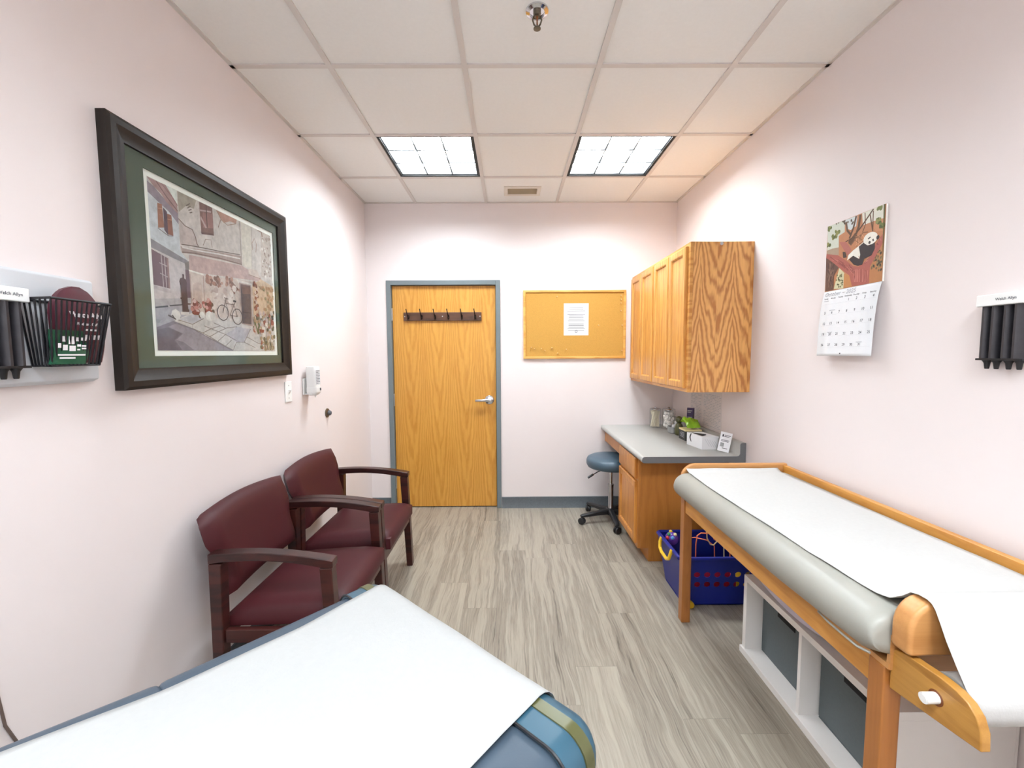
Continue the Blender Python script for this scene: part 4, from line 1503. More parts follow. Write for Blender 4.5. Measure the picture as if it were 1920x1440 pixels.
# ================================================================== guest chairs
def make_chair(label, loc):
    """origin on the floor under the chair's middle; faces +x"""
    O = Vector(loc); t = thing('guest_chair', label, 'chair', loc, 'burgundy guest chairs along the left wall')
    X = lambda x: x - 0.0
    hw = .3025; lw = .045
    P = lambda x, y, z: V(x, O.y+y, z)
    # seat: crowned cushion with a bulging front
    b = MB(); nu, nv = 12, 12; y0 = -hw+lw+.002; y1 = -y0
    def top(u, v):
        x = -1.115+(.470)*u; y = y0+(y1-y0)*v
        e = min(1, (1-abs(2*v-1))*7)**.5; fr = min(1, (1-u)*9)**.5; bk = min(1, u*9)**.5
        return P(x + .008*math.sin(math.pi*v)*(u > .9), y, .385+.030*u+.032*e*fr*bk+.012*math.sin(math.pi*v)*math.sin(math.pi*u))
    b.grid(top, nu, nv)
    b.grid(lambda u, v: P(-1.115+.470*u, y0+(y1-y0)*v, .345+.012*u), nu, nv)
    n = (nu+1)*(nv+1)
    edge = [i for i in range(nu+1)] + [j*(nu+1)+nu for j in range(1, nv+1)] + [nv*(nu+1)+i for i in range(nu-1, -1, -1)] + [j*(nu+1) for j in range(nv-1, 0, -1)]
    for k in range(len(edge)):
        a, c = edge[k], edge[(k+1) % len(edge)]; b.f.append([a, c, n+c, n+a]); b.m.append(0); b.c.append(None)
    b.build('seat', 'burgundy', t, sharp=70)
    # back: padded, curved, leaning to the wall
    def back(front):
        def fn(u, v):
            w_ = hw-lw-.002 + .036*min(1, max(0, (v-.45)/.2)) ; y = (2*u-1)*w_
            z = .470+.315*v + (.018*math.sin(math.pi*u) if v > .5 else 0)*(v-.5)*2
            xc = -1.095-.082*v - .018*math.sin(math.pi*u)
            rnd = (min(1, (1-abs(2*u-1))*9)**.5)*(min(1, (1-v)*7+.12)**.5)*(min(1, v*7+.12)**.5)
            return P(xc + (.036*rnd if front else -.034*rnd), y, z)
        return fn
    b = MB(); nu, nv = 14, 12; b.grid(back(True), nu, nv); b.grid(back(False), nu, nv); n = (nu+1)*(nv+1)
    edge = [i for i in range(nu+1)] + [j*(nu+1)+nu for j in range(1, nv+1)] + [nv*(nu+1)+i for i in range(nu-1, -1, -1)] + [j*(nu+1) for j in range(nv-1, 0, -1)]
    for k in range(len(edge)):
        a, c = edge[k], edge[(k+1) % len(edge)]; b.f.append([a, c, n+c, n+a]); b.m.append(0); b.c.append(None)
    b.build('backrest', 'burgundy', t, sharp=65)
    for s in (-1, 1):
        ya, yb = (s*hw, s*(hw-lw)) if s > 0 else (s*(hw-lw), s*hw); ya, yb = min(ya, yb), max(ya, yb)
        b = MB(); b.hexa([P(-.690, ya, 0), P(-.652, ya, 0), P(-.652, yb, 0), P(-.690, yb, 0)], [P(-.722, ya, .598), P(-.674, ya, .598), P(-.674, yb, .598), P(-.722, yb, .598)]); b.build('leg', 'mahogany', t, bevel=.004)
        b = MB(); b.hexa([P(-1.140, ya, 0), P(-1.102, ya, 0), P(-1.102, yb, 0), P(-1.140, yb, 0)], [P(-1.137, ya, .616), P(-1.088, ya, .616), P(-1.088, yb, .616), P(-1.137, yb, .616)]); b.build('leg', 'mahogany', t, bevel=.004)
        b = MB(); N = 12; rings = []
        for k in range(N+1):
            u = k/N; x = -1.137+.468*u; zt = .650+.013*math.sin(math.pi*min(1, u*.80+.12))-.026*u**2.2; zb = zt-.031-.005*(1-math.sin(math.pi*u))
            if k in (0,): zb = .616
            if k in (N,): zb = .598
            rings.append([P(x, ya-.002, zb), P(x, yb+.002, zb), P(x, yb+.002, zt), P(x, ya-.002, zt)])
        b.rings(rings); b.build('armrest', 'mahogany', t, bevel=.004, sharp=40)
        b = MB(); b.box(-1.092, -.695, O.y+ya+.010, O.y+yb-.010, .300, .352); b.build('side_rail', 'mahogany', t, bevel=.003)
    b = MB(); b.box(-.700, -.668, O.y-hw+lw, O.y+hw-lw, .300, .352); b.build('front_rail', 'mahogany', t, bevel=.003)
    b = MB(); b.box(-1.130, -1.100, O.y-hw+lw, O.y+hw-lw, .300, .348); b.build('rear_rail', 'mahogany', t, bevel=.003)
    b = MB(); b.box(-1.132, -1.106, O.y-hw+lw, O.y+hw-lw, .480, .520); b.build('back_rail', 'mahogany', t, bevel=.003)
    return t
ch = make_chair('burgundy guest chair nearer the blue exam table', (-.90, 1.8425, 0))
dup(ch, (-.90, 2.4575, 0), 'burgundy guest chair nearer the door')

# ================================================================== oak wall cabinet
t = thing('wall_cabinet', 'oak wall cabinet with four raised panel doors over the grey countertop', 'cabinet', (1.27, 3.17, 1.157))
x0, x1, y0, y1, z0, z1 = 1.078, XR, 2.565, YB, 1.157, 2.057
b = MB(); b.box(x0+.019, x1, y0, y1, z0, z1); b.build('carcass', 'cab_end', t, bevel=.001)
b = MB(); b.box(x0, x0+.019, y0, y1, z0, z0+.030); b.box(x0, x0+.019, y0, y1, z1-.030, z1)
for ya, yb in ((y0, y0+.032), (3.155, 3.190), (y1-.032, y1)): b.box(x0, x0+.019, ya, yb, z0+.03, z1-.03)
b.build('face_frame', 'cab_rail', t, bevel=.0015)
def panel_door(parent, name, x, ya, yb, za, zb, rail, pan, rw=.050, th=.019, dx=-1):
    """overlay door on the plane x, facing -x: bevelled rails and stiles round a recessed panel"""
    b = MB(); xo = x+dx*th; r = rw; pts = lambda e: [(ya+e, za+e), (yb-e, za+e), (yb-e, zb-e), (ya+e, zb-e)]
    L = [[V(xx, p, q) for p, q in pts(e)] for e, xx in ((0, x), (0, xo+.006), (.004, xo+.001), (.008, xo), (r-.010, xo), (r-.004, xo+.003), (r, xo+.010), (r, x+dx*.004))]
    b.rings(L, False, False); d = b.build(name, rail, parent, sharp=20)
    b = MB(); e = r-.002; b.rings([[V(xx, p, q) for p, q in pts(e_)] for e_, xx in ((e, x), (e, xo+.011), (r+.012, xo+.009))]); b.build('panel', pan, d, sharp=15)
    return d
for ya, yb in ((2.594, 2.862), (2.872, 3.158), (3.182, 3.462), (3.472, 3.740)):
    panel_door(t, 'door', x0, ya, yb, z0+.022, z1-.022, 'cab_door', 'cab_door', .048)
b = MB(); b.lathe([(.010, .004), (.010, -.002), (.004, -.003), (.001, -.003)], V(1.262, y0, z1-.012), 'y', 14); b.build('mounting_clip', 'steel', t)

# base cabinet with kneehole apron, and the worktop
t = thing('base_cabinet', 'oak base cabinet with a drawer and a door under the grey countertop', 'cabinet', (1.15, 2.98, 0))
x0 = .848
b = MB(); b.box(x0+.019, XR-.012, 2.750, 3.205, .092, .716); b.build('carcass', 'base_side', t, bevel=.001)
b = MB(); b.box(.922, XR-.012, 2.752, 3.203, 0, .092); b.build('toe_kick', 'base_side', t)
b = MB(); b.box(x0, x0+.019, 2.750, 2.780, .092, .716); b.box(x0, x0+.019, 3.180, 3.205, .092, .716)
for za, zb in ((.092, .130), (.536, .566), (.690, .716)): b.box(x0, x0+.019, 2.780, 3.180, za, zb)
b.build('face_frame', 'base_side', t, bevel=.0015)
b = MB(); ya, yb, za, zb = 2.775, 3.188, .560, .700
b.rings([[V(xx, p, q) for p, q in ((ya+e, za+e), (yb-e, za+e), (yb-e, zb-e), (ya+e, zb-e))] for e, xx in ((0, x0), (0, x0-.012), (.007, x0-.018), (.010, x0-.019))]); b.build('drawer', 'base_door', t, sharp=20)
panel_door(t, 'door', x0, 2.775, 3.188, .118, .542, 'base_door', 'base_door', .052)
b = MB(); b.box(x0+.004, x0+.022, 3.205, YB, .612, .716); b.build('apron', 'base_side', t, bevel=.0015)
b = MB(); b.box(XR-.030, XR-.012, 3.205, YB, .612, .716); b.build('wall_cleat', 'base_side', t)

t = thing('countertop', 'grey laminate countertop with backsplash under the oak wall cabinet', 'countertop', (1.14, 3.17, .716))
y0, y1 = 2.580, YB-.001; xa = .815
prof = [(xa+.010, .716), (xa+.002, .722), (xa, .735), (xa+.003, .748), (xa+.012, .754), (xa+.024, .755), (1.405, .755), (1.418, .759), (1.424, .770), (1.424, .828), (1.428, .836), (1.436, .839), (XR-.001, .839), (XR-.001, .716)]
b = MB(); b.prism(prof, 'y', y0+.004, y1); b.build('worktop', 'laminate', t, sharp=50)
b = MB(); b.prism(prof, 'y', y0, y0+.004); b.build('end_cap', 'laminate_edge', t, sharp=50)

# ================================================================== stool
C = V(.835, 3.455, 0)
t = thing('rolling_stool', 'blue grey round rolling stool at the kneehole beside the oak base cabinet', 'stool', C)
b = MB(); b.lathe([(.001, .455), (.170, .455), (.192, .463), (.203, .485), (.203, .512), (.194, .533), (.170, .545), (.09, .549), (.001, .550)], C, 'z', 40); b.build('seat', 'stool_vinyl', t, sharp=60)
b = MB(); b.lathe([(.060, .455), (.060, .446), (.020, .440), (.0125, .430), (.0125, .300)], C, 'z', 20); b.build('piston', 'chrome', t)
b = MB(); b.lathe([(.024, .312), (.024, .300), (.0215, .298), (.0215, .065), (.025, .06)], C, 'z', 20); b.build('column', 'steel', t)
b = MB(); b.tube([C+V(-.04, -.02, .447), C+V(-.12, -.05, .430), C+V(-.17, -.065, .405)], .0045, 8); lv = b.build('lever', 'chrome', t)
b = MB(); b.tube([C+V(-.16, -.062, .411), C+V(-.205, -.076, .388)], .009, 10); b.build('grip', 'black_plastic', lv)
b = MB(); b.lathe([(.030, .110), (.036, .105), (.038, .060), (.030, .052)], C, 'z', 20); b.build('hub', 'black_plastic', t)
for k in range(5):
    a = R_(124+72*k); d = V(math.cos(a), math.sin(a), 0); n_ = V(-d.y, d.x, 0); b = MB()
    b.rings([[C+d*r+n_*(w_*p)+V(0, 0, z+h_*q) for p, q in ((1, -1), (1, .5), (.6, 1), (-.6, 1), (-1, .5), (-1, -1))] for r, w_, z, h_ in ((.025, .024, .084, .020), (.14, .019, .078, .015), (.25, .016, .070, .011), (.272, .012, .069, .008))])
    lg = b.build('leg', 'black_plastic', t, sharp=30)
    c = C+d*.262
    b = MB(); ax = V(math.cos(a+.6), math.sin(a+.6), 0); q_ = V(-ax.y, ax.x, 0); r_ = .027
    for s in (-1, 1):
        b.rings([[c+ax*(s*o)+V(0, 0, r_)+(q_*math.cos(2*math.pi*j/16)+V(0, 0, math.sin(2*math.pi*j/16)))*rr for j in range(16)] for o, rr in ((.004, .020), (.004, r_), (.018, r_), (.021, .020))])
    b.tube([c+V(0, 0, .03), c+V(0, 0, .066)], .007, 8); b.build('caster', 'black_plastic', lg)

# ================================================================== blue exam table (turned about 42 degrees in the room)
A = V(-.364, 1.103, 0); wd = V(.746, -.666, 0).normalized(); ld = V(-.666, -.746, 0).normalized()
E = lambda w_, l_, z: A + wd*w_ + ld*l_ + V(0, 0, z)
HINGE, RISE = .46, math.tan(R_(4.0))
lift = lambda l_: max(0, l_-HINGE)*RISE
W_ = .684; TOPZ = .800; TK = .098
def padring(l_, inset, grow=0, top=TOPZ, wid=W_, tk=TK, r=.046):
    hw_, hh = wid/2+grow-inset, tk/2+grow-inset*.9; rr = max(.006, min(r, hh-.001, hw_-.001))
    return [E(wid/2+p, l_, top-tk/2+q+lift(l_)) for p, q in rrect(hw_, hh, rr, 6)]
def ins(d, r=.046): d = max(0, min(r, d)); return r - math.sqrt(max(0, r*r-(r-d)**2))
t = thing('exam_table', 'slate blue padded exam table in the foreground with a light blue foot cover', 'exam table', E(W_/2, .62, 0))
b = MB(); ls = [0, .004, .010, .018, .028, .038, .046, .15, .30, HINGE-.012, HINGE-.004, HINGE]
b.rings([padring(l_, ins(l_) + (.004 if l_ == HINGE else .001 if l_ == HINGE-.004 else 0)) for l_ in ls]); b.build('seat_cushion', 'blue_vinyl', t, sharp=60)
b = MB(); LE = 1.27; ls = [HINGE, HINGE+.004, HINGE+.012, .6, .8, 1.0, LE-.046, LE-.036, LE-.02, LE-.008, LE]
b.rings([padring(l_, ins(LE-l_) + (.004 if l_ == HINGE else .001 if l_ == HINGE+.004 else 0)) for l_ in ls]); b.build('back_cushion', 'blue_vinyl', t, sharp=60)
b = MB(); ls = [-.007, -.003, .003, .011, .021, .031, .039, .060, .094, .0985, .0985]
b.rings([padring(l_, ins(l_+.007), .006 if k < len(ls)-1 else .001) for k, l_ in enumerate(ls)], True, False); cap = b.build('foot_cover', 'cap_vinyl', t, sharp=60)
b = MB(); b.rings([padring(l_, ins(l_+.007), g_) for l_, g_ in ((.034, .0055), (.0342, .0082), (.0555, .0082), (.056, .0055))], False, False); b.build('band', 'olive', cap, sharp=40)
b = MB(); pts = padring(.0985, 0, .006); b.tube(pts, .0028, 6, closed=True); b.build('piping', 'black_plastic', cap)
b = MB(); b.prism([tuple((E(p, q, 0)).xy) for p, q in ((.055, .06), (W_-.055, .06), (W_-.055, 1.20), (.055, 1.20))], 'z', .05, .680); b.build('cabinet_base', 'white_paint', t, bevel=.01)
b = MB(); b.prism([tuple((E(p, q, 0)).xy) for p, q in ((.085, .10), (W_-.085, .10), (W_-.085, 1.16), (.085, 1.16))], 'z', 0, .05); b.build('plinth', 'black_plastic', t)
# paper sheet running over the table
def exam_sheet(u, v):
    s_ = v*1.33; w_ = (.046 + .026*math.sin(min(1, v*1.6)*math.pi))*(1-u) + .584*u
    r = .052
    if s_ < .07: l_, z = -.0125, TOPZ+.0115-r-.07+s_
    elif s_ < .07+r*math.pi/2:
        a = (s_-.07)/r; l_, z = -.0125+r*(1-math.cos(a)), TOPZ+.0115-r+r*math.sin(a)
    else: l_ = -.0125+r+(s_-.07-r*math.pi/2); z = TOPZ+.0105 - .006*min(1, max(0, (l_-.13)/.1))
    z += .0015*math.sin(u*9+v*7)*math.sin(v*23+u*4)+.0015 + lift(l_)
    e = max(0, abs(w_-W_/2)-(W_/2-.046)); z -= e*e/.092*.9
    return E(w_, l_, z)
b = MB(); b.grid(exam_sheet, 36, 90)
tag(b.build('exam_paper', 'paper', loc=E(W_/2, .6, TOPZ), solid=.0006, sharp=60), 'white paper sheet over the blue exam table in the foreground', 'paper sheet')

# ================================================================== wooden changing table with padded top
t = thing('changing_table', 'maple framed padded grey treatment table along the right wall', 'treatment table', (1.16, 1.55, 0))
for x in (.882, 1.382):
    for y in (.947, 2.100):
        b = MB(); b.box(x, x+.045, y, y+.045, 0, .655); b.build('leg', 'table_leg_shaded', t, bevel=.004)
b = MB(); b.box(.888, .910, .992, 2.100, .585, .655); b.build('front_rail', 'table_long', t, bevel=.003)
b = MB(); b.box(1.390, 1.412, .992, 2.100, .585, .655); b.build('rear_rail', 'table_long', t, bevel=.003)
for y in (.957, 2.113):
    b = MB(); b.box(.927, 1.382, y, y+.022, .585, .655); b.build('end_rail', 'table_cross', t, bevel=.003)
b = MB(); b.box(.884, 1.428, .94, 2.14, .655, .668); b.build('deck', 'table_cross', t)
b = MB(); b.box(1.406, 1.430, .912, 2.150, .668, .817); b.build('back_board', 'table_long', t, bevel=.004)
def headboard(y0_, y1_, za, zb, name):
    pts = [(1.430, za), (1.430, zb)]; r = .075
    for k in range(9):
        a = R_(90+90*k/8); pts.append((.884+r+r*math.cos(a), zb-r+r*math.sin(a)))
    pts.append((.884, za)); b = MB(); b.prism(pts, 'y', y0_, y1_); return b.build(name, 'table_cross', t, bevel=.006, sharp=30)
headboard(2.142, 2.168, .655, .826, 'head_board'); 
pts = [(1.430, .722), (1.430, .846)]; r = .060
for k in range(9):
    a = R_(90+90*k/8); pts.append((.880+r+r*math.cos(a), .846-r*1.15+r*1.15*math.sin(a)))
pts.append((.880, .722)); b = MB(); b.prism(pts, 'y', .888, .938); b.build('foot_board', 'table_cross', t, bevel=.010, seg=3, sharp=30)
b = MB(); b.box(.886, 1.428, .938, .947, .655, .740); b.build('end_cleat', 'table_cross', t)
# pad with a rolled front edge
def padsec(y, k=1.0):
    z1 = .669+.119*k; z0 = .669+.034*max(0, min(1, (1.03-y)/.09))**1.5; xf = .836+.030*(1-k); P = []
    P += [(1.404, z0), (1.404, z1-.006), (1.397, z1)]
    for i in range(13):
        a = R_(90+ (180-8)*i/12); P.append((xf+.066+.066*math.cos(a), (z0-.012+z1)/2+((z1-z0+.012)/2)*math.sin(a)))
    P.append((.925, z0-.002))
    return [V(p, y, q) for p, q in P]
b = MB(); ys_ = [.940, .942, .950, .965, .99, 1.3, 1.7, 2.08, 2.115, 2.130, 2.139, 2.141]; ks = [.74, .86, .95, .99, 1, 1, 1, 1, .99, .95, .86, .74]
b.rings([padsec(y, k) for y, k in zip(ys_, ks)]); pd = b.build('pad', 'grey_vinyl', t, sharp=60)
b = MB(); b.tube([V(.872, 1.15, .664), V(.856, 1.09, .672), V(.846, 1.03, .680), V(.842, .98, .684), V(.850, .952, .688)], .003, 6); b.build('seam', 'grey_vinyl', pd)
def bracket(x, nm):
    b = MB(); pr = [(.945, .606), (.945, .690), (.936, .708), (.905, .716), (.830, .722), (.800, .720), (.778, .712), (.762, .697), (.752, .672), (.750, .636), (.800, .628)]
    b.prism(pr, 'x', x, x+.020); o = b.build(nm, 'bracket', t, bevel=.003); return o
br = bracket(.893, 'roll_bracket'); bracket(1.408, 'roll_bracket')
RC = V(1.16, .838, .672)
b = MB(); b.tube([V(.866, RC.y, RC.z), V(1.404, RC.y, RC.z)], .011, 16); b.tube([V(.8655, RC.y, RC.z), V(.8662, RC.y, RC.z)], .008, 16); b.build('roll_rod', 'white_plastic', t)
b = MB(); b.lathe([(.016, -.0003), (.016, 0), (.010, .0002)], V(.893, RC.y, RC.z), 'x', 20); b.build('rod_hole', 'amber', br)
roll = thing('paper_roll', 'white paper roll hung on the bracket at the near end of the grey padded table', 'paper roll', RC)
b = MB(); xa, xb = .925, 1.400; r0, r1 = .0145, .046
b.rings([[V(x, RC.y+rr*math.cos(2*math.pi*k/28), RC.z+rr*math.sin(2*math.pi*k/28)) for k in range(28)] for x, rr in ((xa, r0), (xa, r1), (xb, r1), (xb, r0), (xa, r0))], False, False)
b.build('roll', 'roll_paper', roll, sharp=40)
# sheet: under the roll, up over the foot board, along the pad
prof = []
for k in range(11):
    a = R_(-70 - 110*k/10); prof.append((RC.y+.0485*math.cos(a), RC.z+.0485*math.sin(a)))
prof += [(.790, .690), (.803, .715), (.826, .750), (.850, .790), (.866, .822), (.876, .840), (.884, .849), (.896, .853), (.915, .852), (.935, .846), (.955, .826), (.985, .803), (1.02, .795)]
prof += [(y, .7925) for y in (1.06, 1.12, 1.2, 1.3, 1.45, 1.6, 1.75, 1.9, 1.98, 2.03)] + [(2.07, .796), (2.10, .792), (2.125, .799), (2.135, .805)]
b = MB(); n = len(prof)
def sheet(u, v):
    k = v*(n-1); i = min(int(k), n-2); f = k-i; y = prof[i][0]+(prof[i+1][0]-prof[i][0])*f; z = prof[i][1]+(prof[i+1][1]-prof[i][1])*f
    xa_ = .924 - .022*min(1, max(0, (y-.95)/.3)) + .006*math.sin(y*6); xb_ = 1.385+.012*math.sin(y*2.2)
    if y > 1.0: z += .0012*math.sin(u*14+y*9)*math.sin(y*31+u*5)
    return V(xa_+(xb_-xa_)*u, y, z)
b.grid(sheet, 24, n*2-2)
tag(b.build('exam_paper', 'roll_paper', loc=(1.16, 1.5, .79), solid=.0006, sharp=60), 'white paper sheet over the grey padded table on the right', 'paper sheet')

# ------------------------------------------------------------------ white cube shelf with two fabric bins, below the table
X0, X1, Ya, Yb, Z1 = 1.080, 1.452, 1.130, 1.888, .375
t = thing('cube_shelf', 'low white two cube shelf under the grey padded table', 'shelf', (1.27, 1.51, 0))
b = MB(); b.box(X0, X1, Ya, Yb, Z1-.026, Z1); b.build('top_panel', 'white_paint', t, bevel=.0015)
b = MB(); b.box(X0-.008, X1, Ya-.008, Yb+.008, 0, .030); b.build('base_panel', 'white_paint', t, bevel=.0015)
for y in (Ya, Yb-.024): b = MB(); b.box(X0, X1-.008, y, y+.024, .030, Z1-.026); b.build('side_panel', 'white_paint', t, bevel=.0015)
b = MB(); b.box(X0+.002, X1-.008, 1.502, 1.518, .030, Z1-.026); b.build('divider', 'white_paint', t, bevel=.0015)
b = MB(); b.box(X1-.008, X1, Ya, Yb, .030, Z1-.026); b.build('back_panel', 'white_paint', t)
def fbin(ya, yb, label):
    t = thing('fabric_bin', label, 'storage bin', ((X0+.075+X1)/2, (ya+yb)/2, .030), 'grey fabric bins in the white shelf'); xa = X0+.072; xb = X1-.014; za, zb = .031, Z1-.036; th = .006
    b = MB(); b.box(xa, xb, ya, yb, za, za+th); b.box(xa, xa+th, ya, yb, za+th, zb); b.box(xb-th, xb, ya, yb, za+th, zb); b.box(xa+th, xb-th, ya, ya+th, za+th, zb); b.box(xa+th, xb-th, yb-th, yb, za+th, zb)
    o = b.build('body', 'bin_fabric', t, bevel=.003)
    b = MB(); ym = (ya+yb)/2; b.box(xa-.003, xa+.001, ym-.055, ym+.055, .262, .302); b.build('handle', 'bin_grip', t, bevel=.001)
fbin(1.526, 1.856, 'dark grey fabric bin in the far cube of the white shelf, beside the toy basket')
fbin(1.162, 1.494, 'dark grey fabric bin in the near cube of the white shelf, behind the table leg')
t = thing('baby_scale_tray', 'pale lavender curved tray lying on the white shelf under the table', 'tray', (1.25, 1.58, Z1))
b = MB()
def cradle(u, v):                   # front lip, sagging floor, back lip
    sag = Z1+.004+.034*(2*v-1)**2; y = 1.36+.46*v
    if u < .25: return V(1.088+.010*(1-u*4), y, sag+.060*(1-u*4)**1.5)
    if u > .75: return V(1.330+.010*(u*4-3), y, sag+.060*(u*4-3)**1.5)
    return V(1.098+.232*(u-.25)*2, y, sag)
b.grid(cradle, 24, 24)
b.build('tray', 'lavender', t, solid=.005, sharp=60)

# ------------------------------------------------------------------ blue toy basket
t = thing('toy_basket', 'blue plastic toy basket with yellow handle and round holes behind the table leg', 'basket', (1.15, 2.38, 0))
zr = .290
top = [(.912, 2.205), (1.400, 2.205), (1.400, 2.556), (.912, 2.556)]; bot = [(.952, 2.245), (1.368, 2.245), (1.368, 2.520), (.952, 2.520)]
def side(i, u, v, off=0):           # u along the side, v up; off inward
    j = (i+1) % 4; a = V(*bot[i], .012).lerp(V(*bot[j], .012), u); c = V(*top[i], zr).lerp(V(*top[j], zr), u); p = a.lerp(c, v); n_ = [V(0, 1, 0), V(-1, 0, 0), V(0, -1, 0), V(1, 0, 0)][i]; return p+n_*off
b = MB()
def holed(i, nu, va, vb, nv, holes):  # front/back wall: cells with a round hole
    for off in (0, .0035):
        b.grid(lambda u, v: side(i, u, v*va, off), 6, 3); b.grid(lambda u, v: side(i, u, vb+v*(1-vb), off), 6, 3)
        ua, ub = holes
        b.grid(lambda u, v: side(i, u*ua, va+v*(vb-va), off), 1, 1); b.grid(lambda u, v: side(i, ub+u*(1-ub), va+v*(vb-va), off), 1, 1)
        for p in range(nu):
            for q in range(nv):
                u0, u1 = ua+(ub-ua)*p/nu, ua+(ub-ua)*(p+1)/nu; v0, v1 = va+(vb-va)*q/nv, va+(vb-va)*(q+1)/nv; N = 24; vs = []
                for k in range(N):
                    a = 2*math.pi*k/N; cx, cy = math.cos(a), math.sin(a); m_ = max(abs(cx), abs(cy))
                    vs.append(side(i, (u0+u1)/2+cx/m_*(u1-u0)/2, (v0+v1)/2+cy/m_*(v1-v0)/2, off))
                    vs.append(side(i, (u0+u1)/2+cx*.0172/.452, (v0+v1)/2+cy*.0172/zr, off))
                b.add(vs, [(2*k, 2*((k+1) % N), 2*((k+1) % N)+1, 2*k+1) for k in range(N)])
                if off: continue
                w1 = [side(i, (u0+u1)/2+math.cos(2*math.pi*k/N)*.0172/.452, (v0+v1)/2+math.sin(2*math.pi*k/N)*.0172/zr, 0) for k in range(N)]
                w2 = [p_+(side(i, .5, .5, .0035)-side(i, .5, .5, 0)) for p_ in w1]; b.rings([w1, w2], False, False)
holed(0, 8, .33, .755, 2, (.005, .968)); 
for i in (1, 2, 3):
    for off in (0, .0035): b.grid(lambda u, v: side(i, u, v, off), 4, 4)
b.add([V(*p, .012) for p in bot], [(0, 1, 2, 3)]); b.add([V(*p, .008) for p in bot], [(0, 1, 2, 3)])
b.build('tub', 'toy_blue', t, smooth=False)
b = MB(); b.tube([V(p[0], p[1], zr) for p in ((.925, 2.203), (1.388, 2.203), (1.402, 2.217), (1.402, 2.545), (1.388, 2.558), (.925, 2.558), (.911, 2.545), (.911, 2.217))], .0115, 8, closed=True); b.build('rim', 'toy_blue', t)
for s in (0, 1):
    x = .900 if s == 0 else 1.413; k = -1 if s == 0 else 1; b = MB()
    b.tube([(x-.002*k, 2.462, zr+.006), (x+.006*k, 2.462, zr-.018), (x+.010*k, 2.448, zr-.050), (x+.012*k, 2.420, zr-.062), (x+.012*k, 2.340, zr-.066), (x+.010*k, 2.312, zr-.052), (x+.006*k, 2.298, zr-.018), (x-.002*k, 2.298, zr+.006)], .0095, 10)
    if s == 0: b.build('handle', 'yellow', t)
for y in (2.232,):
    b = MB(); b.lathe([(.016, -.006), (.018, -.004), (.018, .014), (.016, .014)], V(.985, y-.006, .018), 'y', 24); b.build('wheel', 'yellow', t)
b = MB(); b.box(.955, 1.365, 2.262, 2.515, .0, .012); b.build('base', 'toy_blue', t)
# toys inside
def toy(name, label, cat, c): return thing(name, label, cat, c)
c = V(.978, 2.498, .272); t = toy('toy_ball', 'shiny purple toy ball with coloured knobs in the blue basket', 'toy', c)
b = MB(); b.ball(c, .040, 24); bl = b.build('ball', 'purple', t)
for k, (m_, d) in enumerate((('green', (-.55, -.3, .78)), ('yellow', (-.1, .2, .97)), ('red', (-.8, -.45, .3)), ('cream', (.3, -.5, .8)), ('sky', (-.2, -.85, .45)))):
    d = V(*d).normalized(); b = MB(); b.ball(c+d*.040, .011, 12); b.build('knob', m_, bl)
c = V(1.19, 2.37, .150); t = toy('bead_maze', 'bead maze toy with bent orange and cream wires in the blue basket', 'toy', c)
b = MB(); b.box(1.045, 1.290, 2.345, 2.470, .152, .170); b.build('base', 'sky', t, bevel=.006)
b = MB(); b.tube([(1.062, 2.355, .168), (1.062, 2.355, .300), (1.068, 2.355, .352), (1.090, 2.358, .366), (1.140, 2.360, .362), (1.160, 2.362, .350), (1.170, 2.364, .326), (1.195, 2.366, .312), (1.240, 2.372, .300), (1.270, 2.380, .285), (1.276, 2.380, .168)], .0034, 8); b.build('wire', 'orange', t)
b = MB(); b.tube([(1.075, 2.43, .440), (1.105, 2.42, .462), (1.135, 2.41, .455), (1.140, 2.40, .380), (1.142, 2.39, .320), (1.160, 2.385, .285), (1.178, 2.385, .282), (1.200, 2.39, .300), (1.225, 2.40, .350), (1.250, 2.41, .340), (1.260, 2.42, .165)], .0036, 8); b.build('wire', 'cream', t)
b = MB(); b.tube([(1.055, 2.440, .165), (1.055, 2.440, .300), (1.09, 2.43, .308), (1.150, 2.41, .300), (1.190, 2.40, .270), (1.196, 2.40, .165)], .0030, 8); b.build('wire', 'orange', t)
for x, y, z, m_ in ((1.062, 2.355, .180, 'sky'), (1.084, 2.362, .180, 'yellow'), (1.062, 2.355, .201, 'sky'), (1.196, 2.40, .180, 'red'), (1.26, 2.42, .180, 'purple')):
    b = MB(); b.ball((x, y, z), .011, 12); b.build('bead', m_, t)
c = V(1.10, 2.30, .013); t = toy('toy_block', 'large red toy box showing through the round holes of the blue basket', 'toy', c)
b = MB(); b.box(.990, 1.255, 2.266, 2.325, .014, .150); b.build('block', 'red', t, bevel=.008)
t = toy('toy_block', 'second red toy block higher behind the holes of the blue basket', 'toy', (1.12, 2.30, .151))
b = MB(); b.box(1.006, 1.212, 2.252, 2.292, .151, .222); b.build('block', 'red', t, bevel=.006)
t = toy('toy_cup', 'yellow toy cup beside the red block in the blue basket', 'toy', (1.312, 2.315, .013))
b = MB(); b.lathe([(.030, .013), (.038, .20), (.036, .20), (.028, .017)], V(1.312, 2.315, 0), 'z', 20); b.build('cup', 'yellow', t)

